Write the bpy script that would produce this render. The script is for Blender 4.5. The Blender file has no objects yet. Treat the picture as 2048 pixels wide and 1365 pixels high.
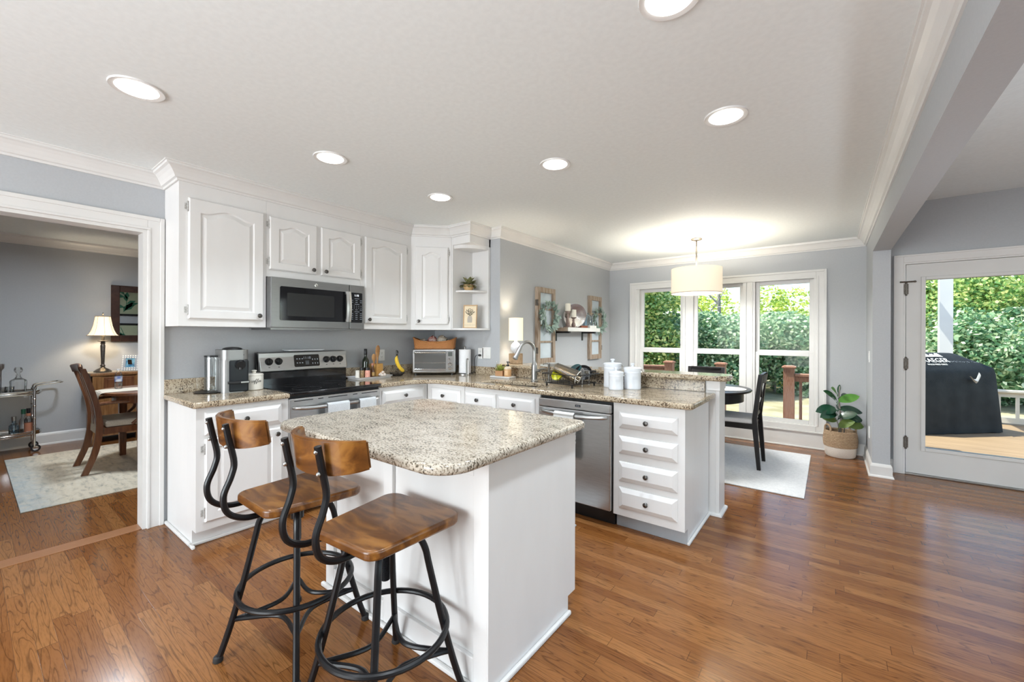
import bpy, bmesh, math, random
from math import sin, cos, pi, radians, sqrt
from mathutils import Vector, Matrix, Euler

random.seed(7)
SC = bpy.context.scene
COL = SC.collection

# ------------------------------------------------------------------ camera
cam_d = bpy.data.cameras.new('camera'); cam = bpy.data.objects.new('camera', cam_d); COL.objects.link(cam)
cam_d.sensor_width = 36.0; cam_d.lens = 36.0 * 833 / 2048; cam_d.sensor_fit = 'HORIZONTAL'
cam_d.shift_y = -(682.5 - 671.4) / 2048
cam_d.clip_start = 0.02; cam_d.clip_end = 200
cam.location = (0, 0, 1.335)
cam.matrix_world = Matrix.Translation((0, 0, 1.335)) @ Matrix.Rotation(radians(37.3), 4, 'Z') @ Matrix.Rotation(radians(90), 4, 'X') @ Matrix.Rotation(radians(0.2), 4, 'Z')
SC.camera = cam

# ------------------------------------------------------------------ view, sky, sun
SC.view_settings.view_transform = 'Standard'; SC.view_settings.look = 'None'
SC.view_settings.gamma = 1.0; SC.view_settings.use_curve_mapping = False
SC.view_settings.exposure = -0.05
W = bpy.data.worlds.new('sky'); SC.world = W; W.use_nodes = True
wn = W.node_tree; wn.nodes.clear()
wo = wn.nodes.new('ShaderNodeOutputWorld'); wb = wn.nodes.new('ShaderNodeBackground'); ws = wn.nodes.new('ShaderNodeTexSky')
ws.sky_type = 'NISHITA'; ws.sun_disc = False; ws.sun_elevation = radians(52); ws.sun_rotation = radians(250); ws.air_density = 1.0; ws.dust_density = 1.5
wb.inputs['Strength'].default_value = 0.60
wn.links.new(ws.outputs[0], wb.inputs[0]); wn.links.new(wb.outputs[0], wo.inputs[0])
SUN_TO = Vector((-.46, -.12, .88)).normalized()
sl = bpy.data.lights.new('sun', 'SUN'); sl.energy = 12.0; sl.angle = radians(0.6); sl.color = (1, .95, .86)
so = bpy.data.objects.new('sun', sl); COL.objects.link(so); so.rotation_euler = SUN_TO.to_track_quat('Z', 'Y').to_euler()
FILL_UP_W = 30.0  # base watts of the added fill uplights
FILL_S, FILL_E = 265.0, 40.0     # fill light at the added south and east windows, watts
LED = (.86, .96, 1.06)      # neutral LED white
CAN_W = 3.8          # watts of one recessed ceiling light

# ------------------------------------------------------------------ materials
MATS = {}
def nodes(m):
    m.use_nodes = True; nt = m.node_tree
    return nt, nt.nodes['Principled BSDF']
def N(nt, t, **kw):
    n = nt.nodes.new(t)
    for k, v in kw.items():
        if k in n.inputs: n.inputs[k].default_value = v
        else: setattr(n, k, v)
    return n
def ramp(nt, src, stops):
    r = nt.nodes.new('ShaderNodeValToRGB'); e = r.color_ramp.elements
    while len(e) < len(stops): e.new(.5)
    for i, (p, c) in enumerate(stops):
        e[i].position = p; e[i].color = (*c, 1)
    nt.links.new(src, r.inputs[0]); return r.outputs[0]
def coords(nt, scale=(1, 1, 1), rot=(0, 0, 0), kind='Object'):
    t = nt.nodes.new('ShaderNodeTexCoord'); mp = nt.nodes.new('ShaderNodeMapping')
    mp.inputs['Scale'].default_value = scale; mp.inputs['Rotation'].default_value = rot
    nt.links.new(t.outputs[kind], mp.inputs[0]); return mp.outputs[0]
def bump(nt, b, src, strength=.2, dist=.01):
    k = N(nt, 'ShaderNodeBump', Strength=strength, Distance=dist); nt.links.new(src, k.inputs['Height']); nt.links.new(k.outputs[0], b.inputs['Normal'])
def mat(name, col, rough=.5, metal=0, col2=None, sc=20, stretch=(1, 1, 1), bmp=0, spec=.5, coat=0, emit=None, es=1, detail=4, trans=0, ior=1.45, sub=0, sheen=0):
    if name in MATS: return MATS[name]
    m = bpy.data.materials.new(name); nt, b = nodes(m)
    b.inputs['Base Color'].default_value = (*col, 1); b.inputs['Roughness'].default_value = rough; b.inputs['Metallic'].default_value = metal
    b.inputs['Specular IOR Level'].default_value = spec; b.inputs['Coat Weight'].default_value = coat; b.inputs['Coat Roughness'].default_value = .08
    b.inputs['Transmission Weight'].default_value = trans; b.inputs['IOR'].default_value = ior; b.inputs['Sheen Weight'].default_value = sheen
    if emit: b.inputs['Emission Color'].default_value = (*emit, 1); b.inputs['Emission Strength'].default_value = es
    n = N(nt, 'ShaderNodeTexNoise', Scale=sc, Detail=detail); nt.links.new(coords(nt, stretch), n.inputs['Vector'])
    c2 = col2 or tuple(min(1, x * 1.04) for x in col)
    nt.links.new(ramp(nt, n.outputs['Fac'], [(.35, col), (.65, c2)]), b.inputs['Base Color'])
    if bmp: bump(nt, b, n.outputs['Fac'], bmp, .004)
    MATS[name] = m; return m

WHITE = mat('white_enamel_paint', (.745, .735, .72), .32, sc=6, stretch=(1, 1, .3), bmp=.02)
TRIM = mat('white_trim_paint', (.72, .71, .69), .35, sc=5)
CEIL = mat('ceiling_paint', (.81, .845, .84), .8, sc=40, bmp=.03)
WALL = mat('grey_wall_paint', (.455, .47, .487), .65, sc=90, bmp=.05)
WALLD = mat('shaded_wall_paint', (.42, .43, .44), .65, sc=90, bmp=.05)  # grey wall paint darkened: the family room's shade is in the colour
STEEL = mat('brushed_steel', (.46, .46, .455), .28, 1, col2=(.56, .56, .555), sc=14, stretch=(1, 1, 60), bmp=.02)
STEELD = mat('slate_steel', (.30, .30, .30), .3, 1, col2=(.34, .34, .34), sc=14, stretch=(1, 1, 60))
CHROME = mat('polished_chrome', (.75, .75, .74), .1, 1)
BRONZE = mat('aged_bronze', (.10, .085, .07), .35, .8, col2=(.20, .18, .16), sc=120)
PEWTER = mat('pewter', (.20, .19, .18), .3, 1, col2=(.05, .045, .04), sc=230)
NICKEL = mat('brushed_nickel', (.40, .395, .38), .36, 1)
BLACK = mat('black_plastic', (.012, .012, .013), .3)
BGLASS = mat('black_glass', (.006, .006, .007), .05, coat=.5)
BMETAL = mat('black_metal_tube', (.008, .008, .009), .3, 0, spec=.35)
BWOOD = mat('black_painted_wood', (.008, .007, .007), .35, col2=(.013, .011, .011), sc=8, spec=.3)
CERAM = mat('cream_ceramic', (.78, .74, .66), .2, coat=.3)
WCER = mat('white_enamel_tin', (.72, .74, .77), .25, coat=.2)
PLATE = mat('white_plastic', (.80, .80, .78), .4)
PAPER = mat('paper_towel', (.82, .82, .83), .9, sc=60, bmp=.2)
TOWEL = mat('grey_terry_cloth', (.50, .52, .53), .95, col2=(.58, .60, .61), sc=160, bmp=.5, sheen=.3)
LINEN = mat('oatmeal_linen', (.52, .46, .37), .95, col2=(.60, .54, .45), sc=120, bmp=.3)
def weave_mat(name, c1, c2, sx, sz):
    m = bpy.data.materials.new(name); nt, b = nodes(m); tc = N(nt, 'ShaderNodeTexCoord'); sp = N(nt, 'ShaderNodeSeparateXYZ'); nt.links.new(tc.outputs['Object'], sp.inputs[0])
    def wv(o, k):
        a = N(nt, 'ShaderNodeMath', operation='MULTIPLY'); a.inputs[1].default_value = k; nt.links.new(o, a.inputs[0]); q = N(nt, 'ShaderNodeMath', operation='SINE'); nt.links.new(a.outputs[0], q.inputs[0]); return q.outputs[0]
    ad = N(nt, 'ShaderNodeMath', operation='ADD'); nt.links.new(sp.outputs[0], ad.inputs[0]); nt.links.new(sp.outputs[1], ad.inputs[1])
    mu = N(nt, 'ShaderNodeMath', operation='MULTIPLY'); nt.links.new(wv(ad.outputs[0], sx), mu.inputs[0]); nt.links.new(wv(sp.outputs[2], sz), mu.inputs[1])
    mr = N(nt, 'ShaderNodeMapRange'); mr.inputs['From Min'].default_value = -1; nt.links.new(mu.outputs[0], mr.inputs[0])
    nt.links.new(ramp(nt, mr.outputs[0], [(.2, c1), (.6, c2)]), b.inputs['Base Color']); b.inputs['Roughness'].default_value = .55; bump(nt, b, mr.outputs[0], .8, .004); return m
WICKER = weave_mat('orange_wicker', (.22, .07, .018), (.58, .25, .075), 420, 520)
JUTE = mat('woven_jute', (.30, .19, .11), .85, col2=(.52, .38, .25), sc=70, stretch=(1, 1, 4), bmp=.8)
JUTEW = mat('white_woven_rope', (.72, .66, .58), .85, col2=(.80, .75, .68), sc=70, stretch=(1, 1, 4), bmp=.6)
BAMBOO = mat('bamboo_wood', (.55, .28, .07), .4, col2=(.66, .37, .12), sc=20, stretch=(1, 1, 8))
SPOON = mat('wooden_spoon', (.42, .21, .08), .5, col2=(.55, .30, .13), sc=30, stretch=(4, 4, 1))
OAK = mat('weathered_oak', (.25, .165, .105), .7, col2=(.44, .37, .30), sc=18, stretch=(3, 3, .4), bmp=.2)
DWOOD = mat('dark_cherry_wood', (.13, .045, .018), .28, col2=(.21, .08, .032), sc=14, stretch=(3, 3, .4), coat=.3)
SWOOD = mat('sideboard_wood', (.21, .09, .03), .3, col2=(.33, .16, .06), sc=14, stretch=(3, 3, .4), coat=.2)
MFRAME = mat('espresso_frame_wood', (.035, .014, .009), .35, col2=(.06, .025, .015), sc=20)
DECK = mat('deck_boards', (.19, .125, .07), .7, col2=(.28, .195, .115), sc=6, stretch=(.3, 6, 1), bmp=.2)
RAILW = mat('red_brown_rail_wood', (.30, .13, .085), .7, col2=(.42, .22, .15), sc=30, stretch=(3, 3, .5), bmp=.2)
COVER = mat('grill_cover_fabric', (.014, .016, .018), .65, col2=(.024, .027, .029), sc=6, spec=.25, bmp=.3)
LAWN = mat('dry_lawn', (.20, .18, .10), .95, col2=(.34, .30, .20), sc=1.6, detail=8, bmp=.3)
TRUNK = mat('grey_bark', (.16, .14, .12), .9, col2=(.34, .31, .28), sc=9, stretch=(3, 3, .5), bmp=.5)
YELLOW = mat('banana_peel', (.75, .47, .03), .45, col2=(.82, .56, .06), sc=12)
LIME = mat('lime_plastic', (.55, .55, .01), .35)
WAX = mat('ivory_wax', (.74, .70, .60), .5)
SOIL = mat('dark_soil', (.05, .035, .025), .95, col2=(.10, .07, .05), sc=60, bmp=.6)
TEAL = mat('dark_teal_enamel', (.02, .07, .075), .15, coat=.5)
RUBBER = mat('black_rubber', (.02, .02, .02), .7)
SHELL = mat('pale_shell', (.75, .58, .48), .4, col2=(.82, .76, .68), sc=60)
AMBER = mat('amber_glass_bottle', (.09, .035, .012), .12, coat=.4)
DGREEN = mat('dark_green_glass', (.012, .016, .008), .08, coat=.5)
SPICE = mat('mixed_spice', (.40, .27, .12), .4, col2=(.15, .10, .06), sc=90)
PINK = mat('pink_salt', (.72, .28, .20), .5, col2=(.8, .45, .35), sc=90)
COPPERL = mat('copper_label', (.42, .17, .10), .4)
SEATF = mat('light_grey_seat_fabric', (.60, .60, .60), .95, col2=(.68, .68, .68), sc=140, bmp=.2)
STRIPE = mat('mercury_silver', (.62, .60, .57), .18, 1, col2=(.45, .36, .30), sc=5)
STONE = mat('white_marble', (.62, .62, .61), .4)
PINKP = mat('cream_print_paper', (.78, .66, .47), .8)
INK = mat('dark_print_ink', (.05, .05, .035), .8)
GREYP = mat('grey_beige_print', (.46, .41, .34), .8)
GREENP = mat('botanical_green_ink', (.03, .14, .08), .7, col2=(.06, .22, .13), sc=30)
SAGEP = mat('sage_print_paper', (.40, .44, .30), .8)
PHOTO = mat('blue_photo_print', (.03, .16, .34), .3, col2=(.25, .48, .60), sc=22)
LEAFD = mat('dark_glossy_leaf', (.012, .06, .035), .22, col2=(.03, .10, .05), sc=9, coat=.4)
LEAFG = mat('bright_green_leaf', (.07, .22, .03), .35, col2=(.13, .33, .06), sc=9)
LEAFE = mat('eucalyptus_leaf', (.20, .29, .25), .6, col2=(.32, .42, .36), sc=20)
LEAFP = mat('variegated_leaf', (.10, .12, .04), .5, col2=(.42, .40, .20), sc=55)
LEAFY = mat('yellow_green_leaf', (.26, .32, .06), .5, col2=(.50, .52, .14), sc=40)

def thin_glass(name, tint=(1, 1, 1), refl=.08, rough=.0, gl=.9):
    m = bpy.data.materials.new(name); m.use_nodes = True; nt = m.node_tree; nt.nodes.clear()
    o = N(nt, 'ShaderNodeOutputMaterial'); t = N(nt, 'ShaderNodeBsdfTransparent'); g = N(nt, 'ShaderNodeBsdfGlossy'); mx = N(nt, 'ShaderNodeMixShader')
    t.inputs[0].default_value = (*tint, 1); g.inputs['Roughness'].default_value = rough; g.inputs[0].default_value = (gl, gl, gl, 1)
    lw = N(nt, 'ShaderNodeLayerWeight', Blend=.3); mt = N(nt, 'ShaderNodeMath', operation='MULTIPLY_ADD'); mt.inputs[1].default_value = .8; mt.inputs[2].default_value = refl * .4
    nt.links.new(lw.outputs['Fresnel'], mt.inputs[0]); nt.links.new(mt.outputs[0], mx.inputs[0])
    nt.links.new(t.outputs[0], mx.inputs[1]); nt.links.new(g.outputs[0], mx.inputs[2]); nt.links.new(mx.outputs[0], o.inputs[0]); return m
PANE = thin_glass('window_pane_glass', (.95, .98, .96), .02, gl=.12)
CLEAR = thin_glass('clear_glass', (.95, .96, .96), .12, .03)
FROST = thin_glass('smoky_plastic', (.84, .78, .69), .35, .12)
BLUEG = thin_glass('pale_blue_glass', (.62, .76, .85), .25, .05)
MIRROR = mat('mirror_silver', (.85, .86, .86), .0, 1)

def emis(name, col, s):
    m = bpy.data.materials.new(name); m.use_nodes = True; nt = m.node_tree; nt.nodes.clear()
    o = N(nt, 'ShaderNodeOutputMaterial'); e = N(nt, 'ShaderNodeEmission'); e.inputs[0].default_value = (*col, 1); e.inputs[1].default_value = s
    nt.links.new(e.outputs[0], o.inputs[0]); return m
CANLENS = emis('lit_lens', (1, .98, .94), 9)
DIGIT = emis('lit_digits', (.9, .95, 1), 1.6)
DIGITD = emis('dim_digits', (.55, .62, .68), .45)
def shade_mat(name, col, s):
    m = bpy.data.materials.new(name); nt, b = nodes(m)
    b.inputs['Base Color'].default_value = (.75, .70, .60, 1); b.inputs['Roughness'].default_value = .9
    b.inputs['Emission Color'].default_value = (*col, 1); b.inputs['Emission Strength'].default_value = s
    n = N(nt, 'ShaderNodeTexNoise', Scale=150); nt.links.new(coords(nt, (1, 1, .3)), n.inputs[0]); bump(nt, b, n.outputs[0], .1, .002); return m
SHADE = shade_mat('lit_drum_shade', (1, .82, .58), .50)
SHADE2 = shade_mat('lit_table_shade', (1, .80, .48), .75)
DIFF = emis('lit_pendant_diffuser', (1, .93, .82), 1.6)

def granite(name, cream, tan, dark, sh=0):
    m = bpy.data.materials.new(name); nt, b = nodes(m)
    v = coords(nt, (1, 1.7, 1.0), (0, 0, .35))
    n1 = N(nt, 'ShaderNodeTexNoise', Scale=95, Detail=6, Roughness=.62, Distortion=.5); nt.links.new(v, n1.inputs[0])
    n2 = N(nt, 'ShaderNodeTexNoise', Scale=9, Detail=4, Roughness=.6); nt.links.new(v, n2.inputs[0])
    ad = N(nt, 'ShaderNodeMath', operation='MULTIPLY_ADD'); ad.inputs[1].default_value = .28; nt.links.new(n2.outputs[0], ad.inputs[0]); nt.links.new(n1.outputs[0], ad.inputs[2])
    c = ramp(nt, ad.outputs[0], [(.48 + sh, dark), (.535 + sh, tuple(x * .6 for x in tan)), (.575 + sh, tan), (.63 + sh, cream), (.80, tuple(min(1, x * 1.10) for x in cream))])
    vo = N(nt, 'ShaderNodeTexVoronoi', Scale=210); nt.links.new(v, vo.inputs[0])
    rp = ramp(nt, vo.outputs['Distance'], [(.10, (.45, .42, .40)), (.22, (1, 1, 1))])
    mx = N(nt, 'ShaderNodeMix', data_type='RGBA', blend_type='MULTIPLY'); mx.inputs[0].default_value = .55
    nt.links.new(c, mx.inputs[6]); nt.links.new(rp, mx.inputs[7]); nt.links.new(mx.outputs[2], b.inputs['Base Color'])
    b.inputs['Roughness'].default_value = .12; b.inputs['Specular IOR Level'].default_value = .5
    return m
GRAN = granite('speckled_tan_granite', (.47, .39, .28), (.28, .20, .125), (.025, .018, .014), .022)
GRANI = granite('speckled_cream_granite', (.50, .445, .365), (.31, .255, .19), (.030, .023, .017), .012)

def floor_mat():
    m = bpy.data.materials.new('oak_strip_floor'); nt, b = nodes(m); L = nt.links.new
    tc = N(nt, 'ShaderNodeTexCoord'); sp = N(nt, 'ShaderNodeSeparateXYZ'); L(tc.outputs['Object'], sp.inputs[0])
    def M(op, a, bb=None, c=None):
        n = N(nt, 'ShaderNodeMath', operation=op)
        for i, x in enumerate((a, bb, c)):
            if x is None: continue
            if isinstance(x, (int, float)): n.inputs[i].default_value = x
            else: L(x, n.inputs[i])
        return n.outputs[0]
    yw = M('DIVIDE', sp.outputs[1], .062); row = M('FLOOR', yw); fy = M('FRACT', yw)
    wn1 = N(nt, 'ShaderNodeTexWhiteNoise', noise_dimensions='1D'); L(row, wn1.inputs['W'])
    xo = M('ADD', M('DIVIDE', sp.outputs[0], .95), M('MULTIPLY', wn1.outputs['Value'], 7.3)); col = M('FLOOR', xo); fx = M('FRACT', xo)
    cb = N(nt, 'ShaderNodeCombineXYZ'); L(row, cb.inputs[0]); L(col, cb.inputs[1])
    wn2 = N(nt, 'ShaderNodeTexWhiteNoise', noise_dimensions='2D'); L(cb.outputs[0], wn2.inputs['Vector'])
    # grain: long stretched noise, shifted per board
    off = N(nt, 'ShaderNodeVectorMath', operation='MULTIPLY_ADD'); L(wn2.outputs['Color'], off.inputs[0]); off.inputs[1].default_value = (9, 9, 9); L(tc.outputs['Object'], off.inputs[2])
    def mp(s):
        k = N(nt, 'ShaderNodeMapping'); k.inputs['Scale'].default_value = s; L(off.outputs[0], k.inputs[0]); return k.outputs[0]
    big = N(nt, 'ShaderNodeTexNoise', Scale=1, Detail=2, Roughness=.5); L(mp((1.1, 13, 1)), big.inputs[0])
    rings = M('FRACT', M('MULTIPLY', big.outputs[0], 15))
    ringd = ramp(nt, rings, [(0, (.22, .20, .18)), (.07, (.50, .48, .46)), (.18, (1, 1, 1)), (.92, (.97, .97, .97)), (1, (.30, .28, .26))])
    fine = N(nt, 'ShaderNodeTexNoise', Scale=1, Detail=5, Roughness=.65); L(mp((14, 190, 1)), fine.inputs[0])
    fined = ramp(nt, fine.outputs[0], [(.32, (.48, .45, .42)), (.52, (1, 1, 1))])
    base = ramp(nt, wn2.outputs['Value'], [(0, (.175, .062, .016)), (.35, (.215, .082, .022)), (.7, (.25, .100, .029)), (1, (.29, .125, .039))])
    m1 = N(nt, 'ShaderNodeMix', data_type='RGBA', blend_type='MULTIPLY'); m1.inputs[0].default_value = .62; L(base, m1.inputs[6]); L(ringd, m1.inputs[7])
    m2 = N(nt, 'ShaderNodeMix', data_type='RGBA', blend_type='MULTIPLY'); m2.inputs[0].default_value = .6; L(m1.outputs[2], m2.inputs[6]); L(fined, m2.inputs[7])
    seam = M('MULTIPLY', M('GREATER_THAN', fy, .022), M('GREATER_THAN', fx, .003))
    m3 = N(nt, 'ShaderNodeMix', data_type='RGBA', blend_type='MULTIPLY'); m3.inputs[0].default_value = .5; L(m2.outputs[2], m3.inputs[6]); L(seam, m3.inputs[7])
    L(m3.outputs[2], b.inputs['Base Color']); b.inputs['Roughness'].default_value = .3; b.inputs['Specular IOR Level'].default_value = .30
    rr = N(nt, 'ShaderNodeMapRange'); rr.inputs['To Min'].default_value = .13; rr.inputs['To Max'].default_value = .24; L(fine.outputs[0], rr.inputs[0]); L(rr.outputs[0], b.inputs['Roughness'])
    bump(nt, b, M('MULTIPLY', seam, 1.0), .12, .002)
    return m
FLOOR = floor_mat()

def stool_wood():
    m = bpy.data.materials.new('stained_elm_seat'); nt, b = nodes(m)
    n = N(nt, 'ShaderNodeTexNoise', Scale=7, Detail=5, Distortion=.8); nt.links.new(coords(nt, (.7, 2.2, 2)), n.inputs[0])
    nt.links.new(ramp(nt, n.outputs[0], [(.30, (.05, .015, .004)), (.47, (.14, .05, .010)), (.60, (.27, .11, .022)), (.78, (.34, .155, .035))]), b.inputs['Base Color'])
    b.inputs['Roughness'].default_value = .3; b.inputs['Coat Weight'].default_value = .25; return m
SEATW = stool_wood()

def rug_mat(name, stops, sc, stretch, edge=None):
    m = bpy.data.materials.new(name); nt, b = nodes(m)
    n = N(nt, 'ShaderNodeTexNoise', Scale=sc, Detail=8, Roughness=.72, Distortion=.4); nt.links.new(coords(nt, stretch), n.inputs[0])
    c = ramp(nt, n.outputs[0], stops)
    if edge:
        tc = N(nt, 'ShaderNodeTexCoord'); sp = N(nt, 'ShaderNodeSeparateXYZ'); nt.links.new(tc.outputs['Generated'], sp.inputs[0])
        r1 = ramp(nt, sp.outputs[1], [(0, (1, 1, 1)), (.04, (.8, .8, .8)), (.09, (0, 0, 0))])
        n3 = N(nt, 'ShaderNodeTexNoise', Scale=30, Detail=4); mu = N(nt, 'ShaderNodeMath', operation='MULTIPLY'); nt.links.new(r1, mu.inputs[0]); nt.links.new(n3.outputs[0], mu.inputs[1])
        mx = N(nt, 'ShaderNodeMix', data_type='RGBA'); nt.links.new(mu.outputs[0], mx.inputs[0]); nt.links.new(c, mx.inputs[6]); mx.inputs[7].default_value = (*edge, 1); c = mx.outputs[2]
    nt.links.new(c, b.inputs['Base Color']); b.inputs['Roughness'].default_value = .95; bump(nt, b, n.outputs[0], .4, .004); return m
RUGD = rug_mat('faded_vintage_rug', [(.30, (.20, .20, .18)), (.39, (.48, .43, .34)), (.5, (.64, .56, .43)), (.7, (.70, .64, .53))], 7, (1, 3, 1), (.28, .38, .45))
RUGN = rug_mat('pale_grey_flat_rug', [(.3, (.58, .59, .61)), (.5, (.72, .73, .74)), (.7, (.80, .81, .82))], 45, (1, 1, 1))
MATG = rug_mat('grey_kitchen_mat', [(.35, (.28, .27, .27)), (.6, (.6, .59, .58))], 30, (1, 3, 1))

def leaf_mat(name, cols):
    m = bpy.data.materials.new(name); nt, b = nodes(m); L = nt.links.new
    g = N(nt, 'ShaderNodeNewGeometry'); c = ramp(nt, g.outputs['Random Per Island'], cols)
    L(c, b.inputs['Base Color']); b.inputs['Roughness'].default_value = .4; b.inputs['Specular IOR Level'].default_value = .5
    tr = N(nt, 'ShaderNodeBsdfTranslucent'); L(c, tr.inputs[0]); mx = N(nt, 'ShaderNodeMixShader'); mx.inputs[0].default_value = .4
    out = nt.nodes['Material Output']; L(b.outputs[0], mx.inputs[1]); L(tr.outputs[0], mx.inputs[2]); L(mx.outputs[0], out.inputs[0]); return m
HOLLY = leaf_mat('holly_foliage', [(0, (.05, .15, .07)), (.35, (.16, .32, .16)), (.7, (.42, .56, .32)), (1, (.80, .86, .62))])
SPRING = leaf_mat('spring_foliage', [(0, (.20, .36, .06)), (.4, (.45, .58, .12)), (.8, (.74, .78, .18)), (1, (.90, .84, .28))])
MIXF = leaf_mat('mixed_foliage', [(0, (.07, .20, .06)), (.35, (.26, .44, .14)), (.7, (.55, .66, .24)), (1, (.88, .84, .36))])

# ------------------------------------------------------------------ mesh helpers
class G:
    def __init__(s): s.bm = bmesh.new()
    def _tag(s, old): return [v for v in s.bm.verts if v not in old]
    def box(s, x0, y0, z0, x1, y1, z1, b=0, seg=2, M=None):
        bm = s.bm; n0 = len(bm.verts); f0 = len(bm.faces)
        vs = [bm.verts.new(p) for p in ((x0, y0, z0), (x1, y0, z0), (x1, y1, z0), (x0, y1, z0), (x0, y0, z1), (x1, y0, z1), (x1, y1, z1), (x0, y1, z1))]
        fs = [bm.faces.new([vs[i] for i in q]) for q in ((0, 3, 2, 1), (4, 5, 6, 7), (0, 1, 5, 4), (1, 2, 6, 5), (2, 3, 7, 6), (3, 0, 4, 7))]
        nv = vs
        if b:
            es = {e for f in fs for e in f.edges}
            r = bmesh.ops.bevel(bm, geom=list(es), offset=b, segments=seg, affect='EDGES', profile=.5)
            nv = list({v for f in r['faces'] for v in f.verts} | {v for v in vs if v.is_valid})
            for f in r['faces']:
                if seg > 2: f.smooth = True
        if M is not None:
            bmesh.ops.transform(bm, matrix=M, verts=nv)
        return s
    def ring(s, c, ax, r, n, ph=0, ry=None):
        ax = Vector(ax).normalized(); t = Vector((0, 0, 1)) if abs(ax.z) < .9 else Vector((1, 0, 0))
        u = ax.cross(t).normalized(); v = ax.cross(u)
        return [s.bm.verts.new(Vector(c) + u * (r * cos(ph + 2 * pi * i / n)) + v * ((ry or r) * sin(ph + 2 * pi * i / n))) for i in range(n)]
    def bridge(s, a, b, smooth=True):
        n = len(a)
        for i in range(n):
            try: s.bm.faces.new((a[i], a[(i + 1) % n], b[(i + 1) % n], b[i])).smooth = smooth
            except ValueError: pass
    def cap(s, a):
        try: s.bm.faces.new(a)
        except ValueError: pass
    def cyl(s, p0, p1, r0, r1=None, n=16, cap=True):
        ax = Vector(p1) - Vector(p0); a = s.ring(p0, ax, r0, n); b = s.ring(p1, ax, r0 if r1 is None else r1, n)
        s.bridge(a, b)
        if cap: s.cap(a[::-1]); s.cap(b)
        return s
    def lathe(s, prof, c=(0, 0, 0), n=24, ax=(0, 0, 1), cap=True, sharp=False):
        c = Vector(c); ax = Vector(ax).normalized(); rings = [s.ring(c + ax * h, ax, max(r, 1e-4), n) for r, h in prof]
        for a, b in zip(rings, rings[1:]): s.bridge(a, b, not sharp)
        if cap: s.cap(rings[0][::-1]); s.cap(rings[-1])
        return s
    def tube(s, pts, r, n=8, closed=False, cap=True):
        pts = [Vector(p) for p in pts]; m = len(pts); rings = []; u = None
        for i, p in enumerate(pts):
            if closed: t = pts[(i + 1) % m] - pts[i - 1]
            else: t = pts[min(i + 1, m - 1)] - pts[max(i - 1, 0)]
            t.normalize()
            if u is None:
                w = Vector((0, 0, 1)) if abs(t.z) < .9 else Vector((1, 0, 0)); u = t.cross(w).normalized()
            else:
                u = (u - t * u.dot(t)).normalized()
            v = t.cross(u); rr = r[i] if isinstance(r, (list, tuple)) else r
            rings.append([s.bm.verts.new(p + u * (rr * cos(2 * pi * k / n)) + v * (rr * sin(2 * pi * k / n))) for k in range(n)])
        for a, b in zip(rings, rings[1:]): s.bridge(a, b)
        if closed: s.bridge(rings[-1], rings[0])
        elif cap: s.cap(rings[0][::-1]); s.cap(rings[-1])
        return s
    def sphere(s, c, r, n=14, m=9, M=None):
        rx, ry, rz = r if isinstance(r, (tuple, list)) else (r, r, r); rows = []; nv = []
        for j in range(m + 1):
            t = pi * j / m
            row = [s.bm.verts.new((c[0] + rx * max(sin(t), .002) * cos(2 * pi * i / n), c[1] + ry * max(sin(t), .002) * sin(2 * pi * i / n), c[2] - rz * cos(t))) for i in range(n)]
            rows.append(row); nv += row
        for a, b in zip(rows, rows[1:]): s.bridge(a, b)
        s.cap(rows[0][::-1]); s.cap(rows[-1])
        if M is not None: bmesh.ops.transform(s.bm, matrix=M, verts=nv)
        return s
    def prism(s, poly, a, b, plane='xy', smooth=False):
        def P(u, v, w): return {'xy': (u, v, w), 'xz': (u, w, v), 'yz': (w, u, v)}[plane]
        A = [s.bm.verts.new(P(u, v, a)) for u, v in poly]; B = [s.bm.verts.new(P(u, v, b)) for u, v in poly]
        s.bridge(A, B, smooth); s.cap(A[::-1]); s.cap(B); return s
    def quad(s, *p, smooth=False):
        f = s.bm.faces.new([s.bm.verts.new(q) for q in p]); f.smooth = smooth; return s
    def grid(s, fn, nu, nv, smooth=True):
        rows = [[s.bm.verts.new(fn(i / nu, j / nv)) for i in range(nu + 1)] for j in range(nv + 1)]
        for a, b in zip(rows, rows[1:]):
            for i in range(nu): s.bm.faces.new((a[i], a[i + 1], b[i + 1], b[i])).smooth = smooth
        return s
    def slab(s, outline, z0, z1, holes=(), bev=.008, seg=3):
        bm = s.bm; ed = []
        for lp in [outline, *holes]:
            vs = [bm.verts.new((x, y, z0)) for x, y in lp]
            ed += [bm.edges.new((vs[i], vs[(i + 1) % len(vs)])) for i in range(len(vs))]
        r = bmesh.ops.triangle_fill(bm, use_beauty=True, use_dissolve=False, edges=ed)
        fs = [f for f in r['geom'] if isinstance(f, bmesh.types.BMFace)]
        ex = bmesh.ops.extrude_face_region(bm, geom=fs)
        nv = [v for v in ex['geom'] if isinstance(v, bmesh.types.BMVert)]
        bmesh.ops.translate(bm, verts=nv, vec=(0, 0, z1 - z0))
        bmesh.ops.recalc_face_normals(bm, faces=bm.faces[:])
        if bev:
            be = [e for e in bm.edges if len(e.link_faces) == 2 and abs(e.verts[0].co.z - e.verts[1].co.z) < 1e-6 and abs(abs(e.link_faces[0].normal.z) - abs(e.link_faces[1].normal.z)) > .5]
            r = bmesh.ops.bevel(bm, geom=be, offset=bev, segments=seg, affect='EDGES', profile=.5)
            for f in r['faces']: f.smooth = True
        return s
    def xf(s, M): bmesh.ops.transform(s.bm, matrix=M, verts=s.bm.verts[:]); return s
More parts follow.
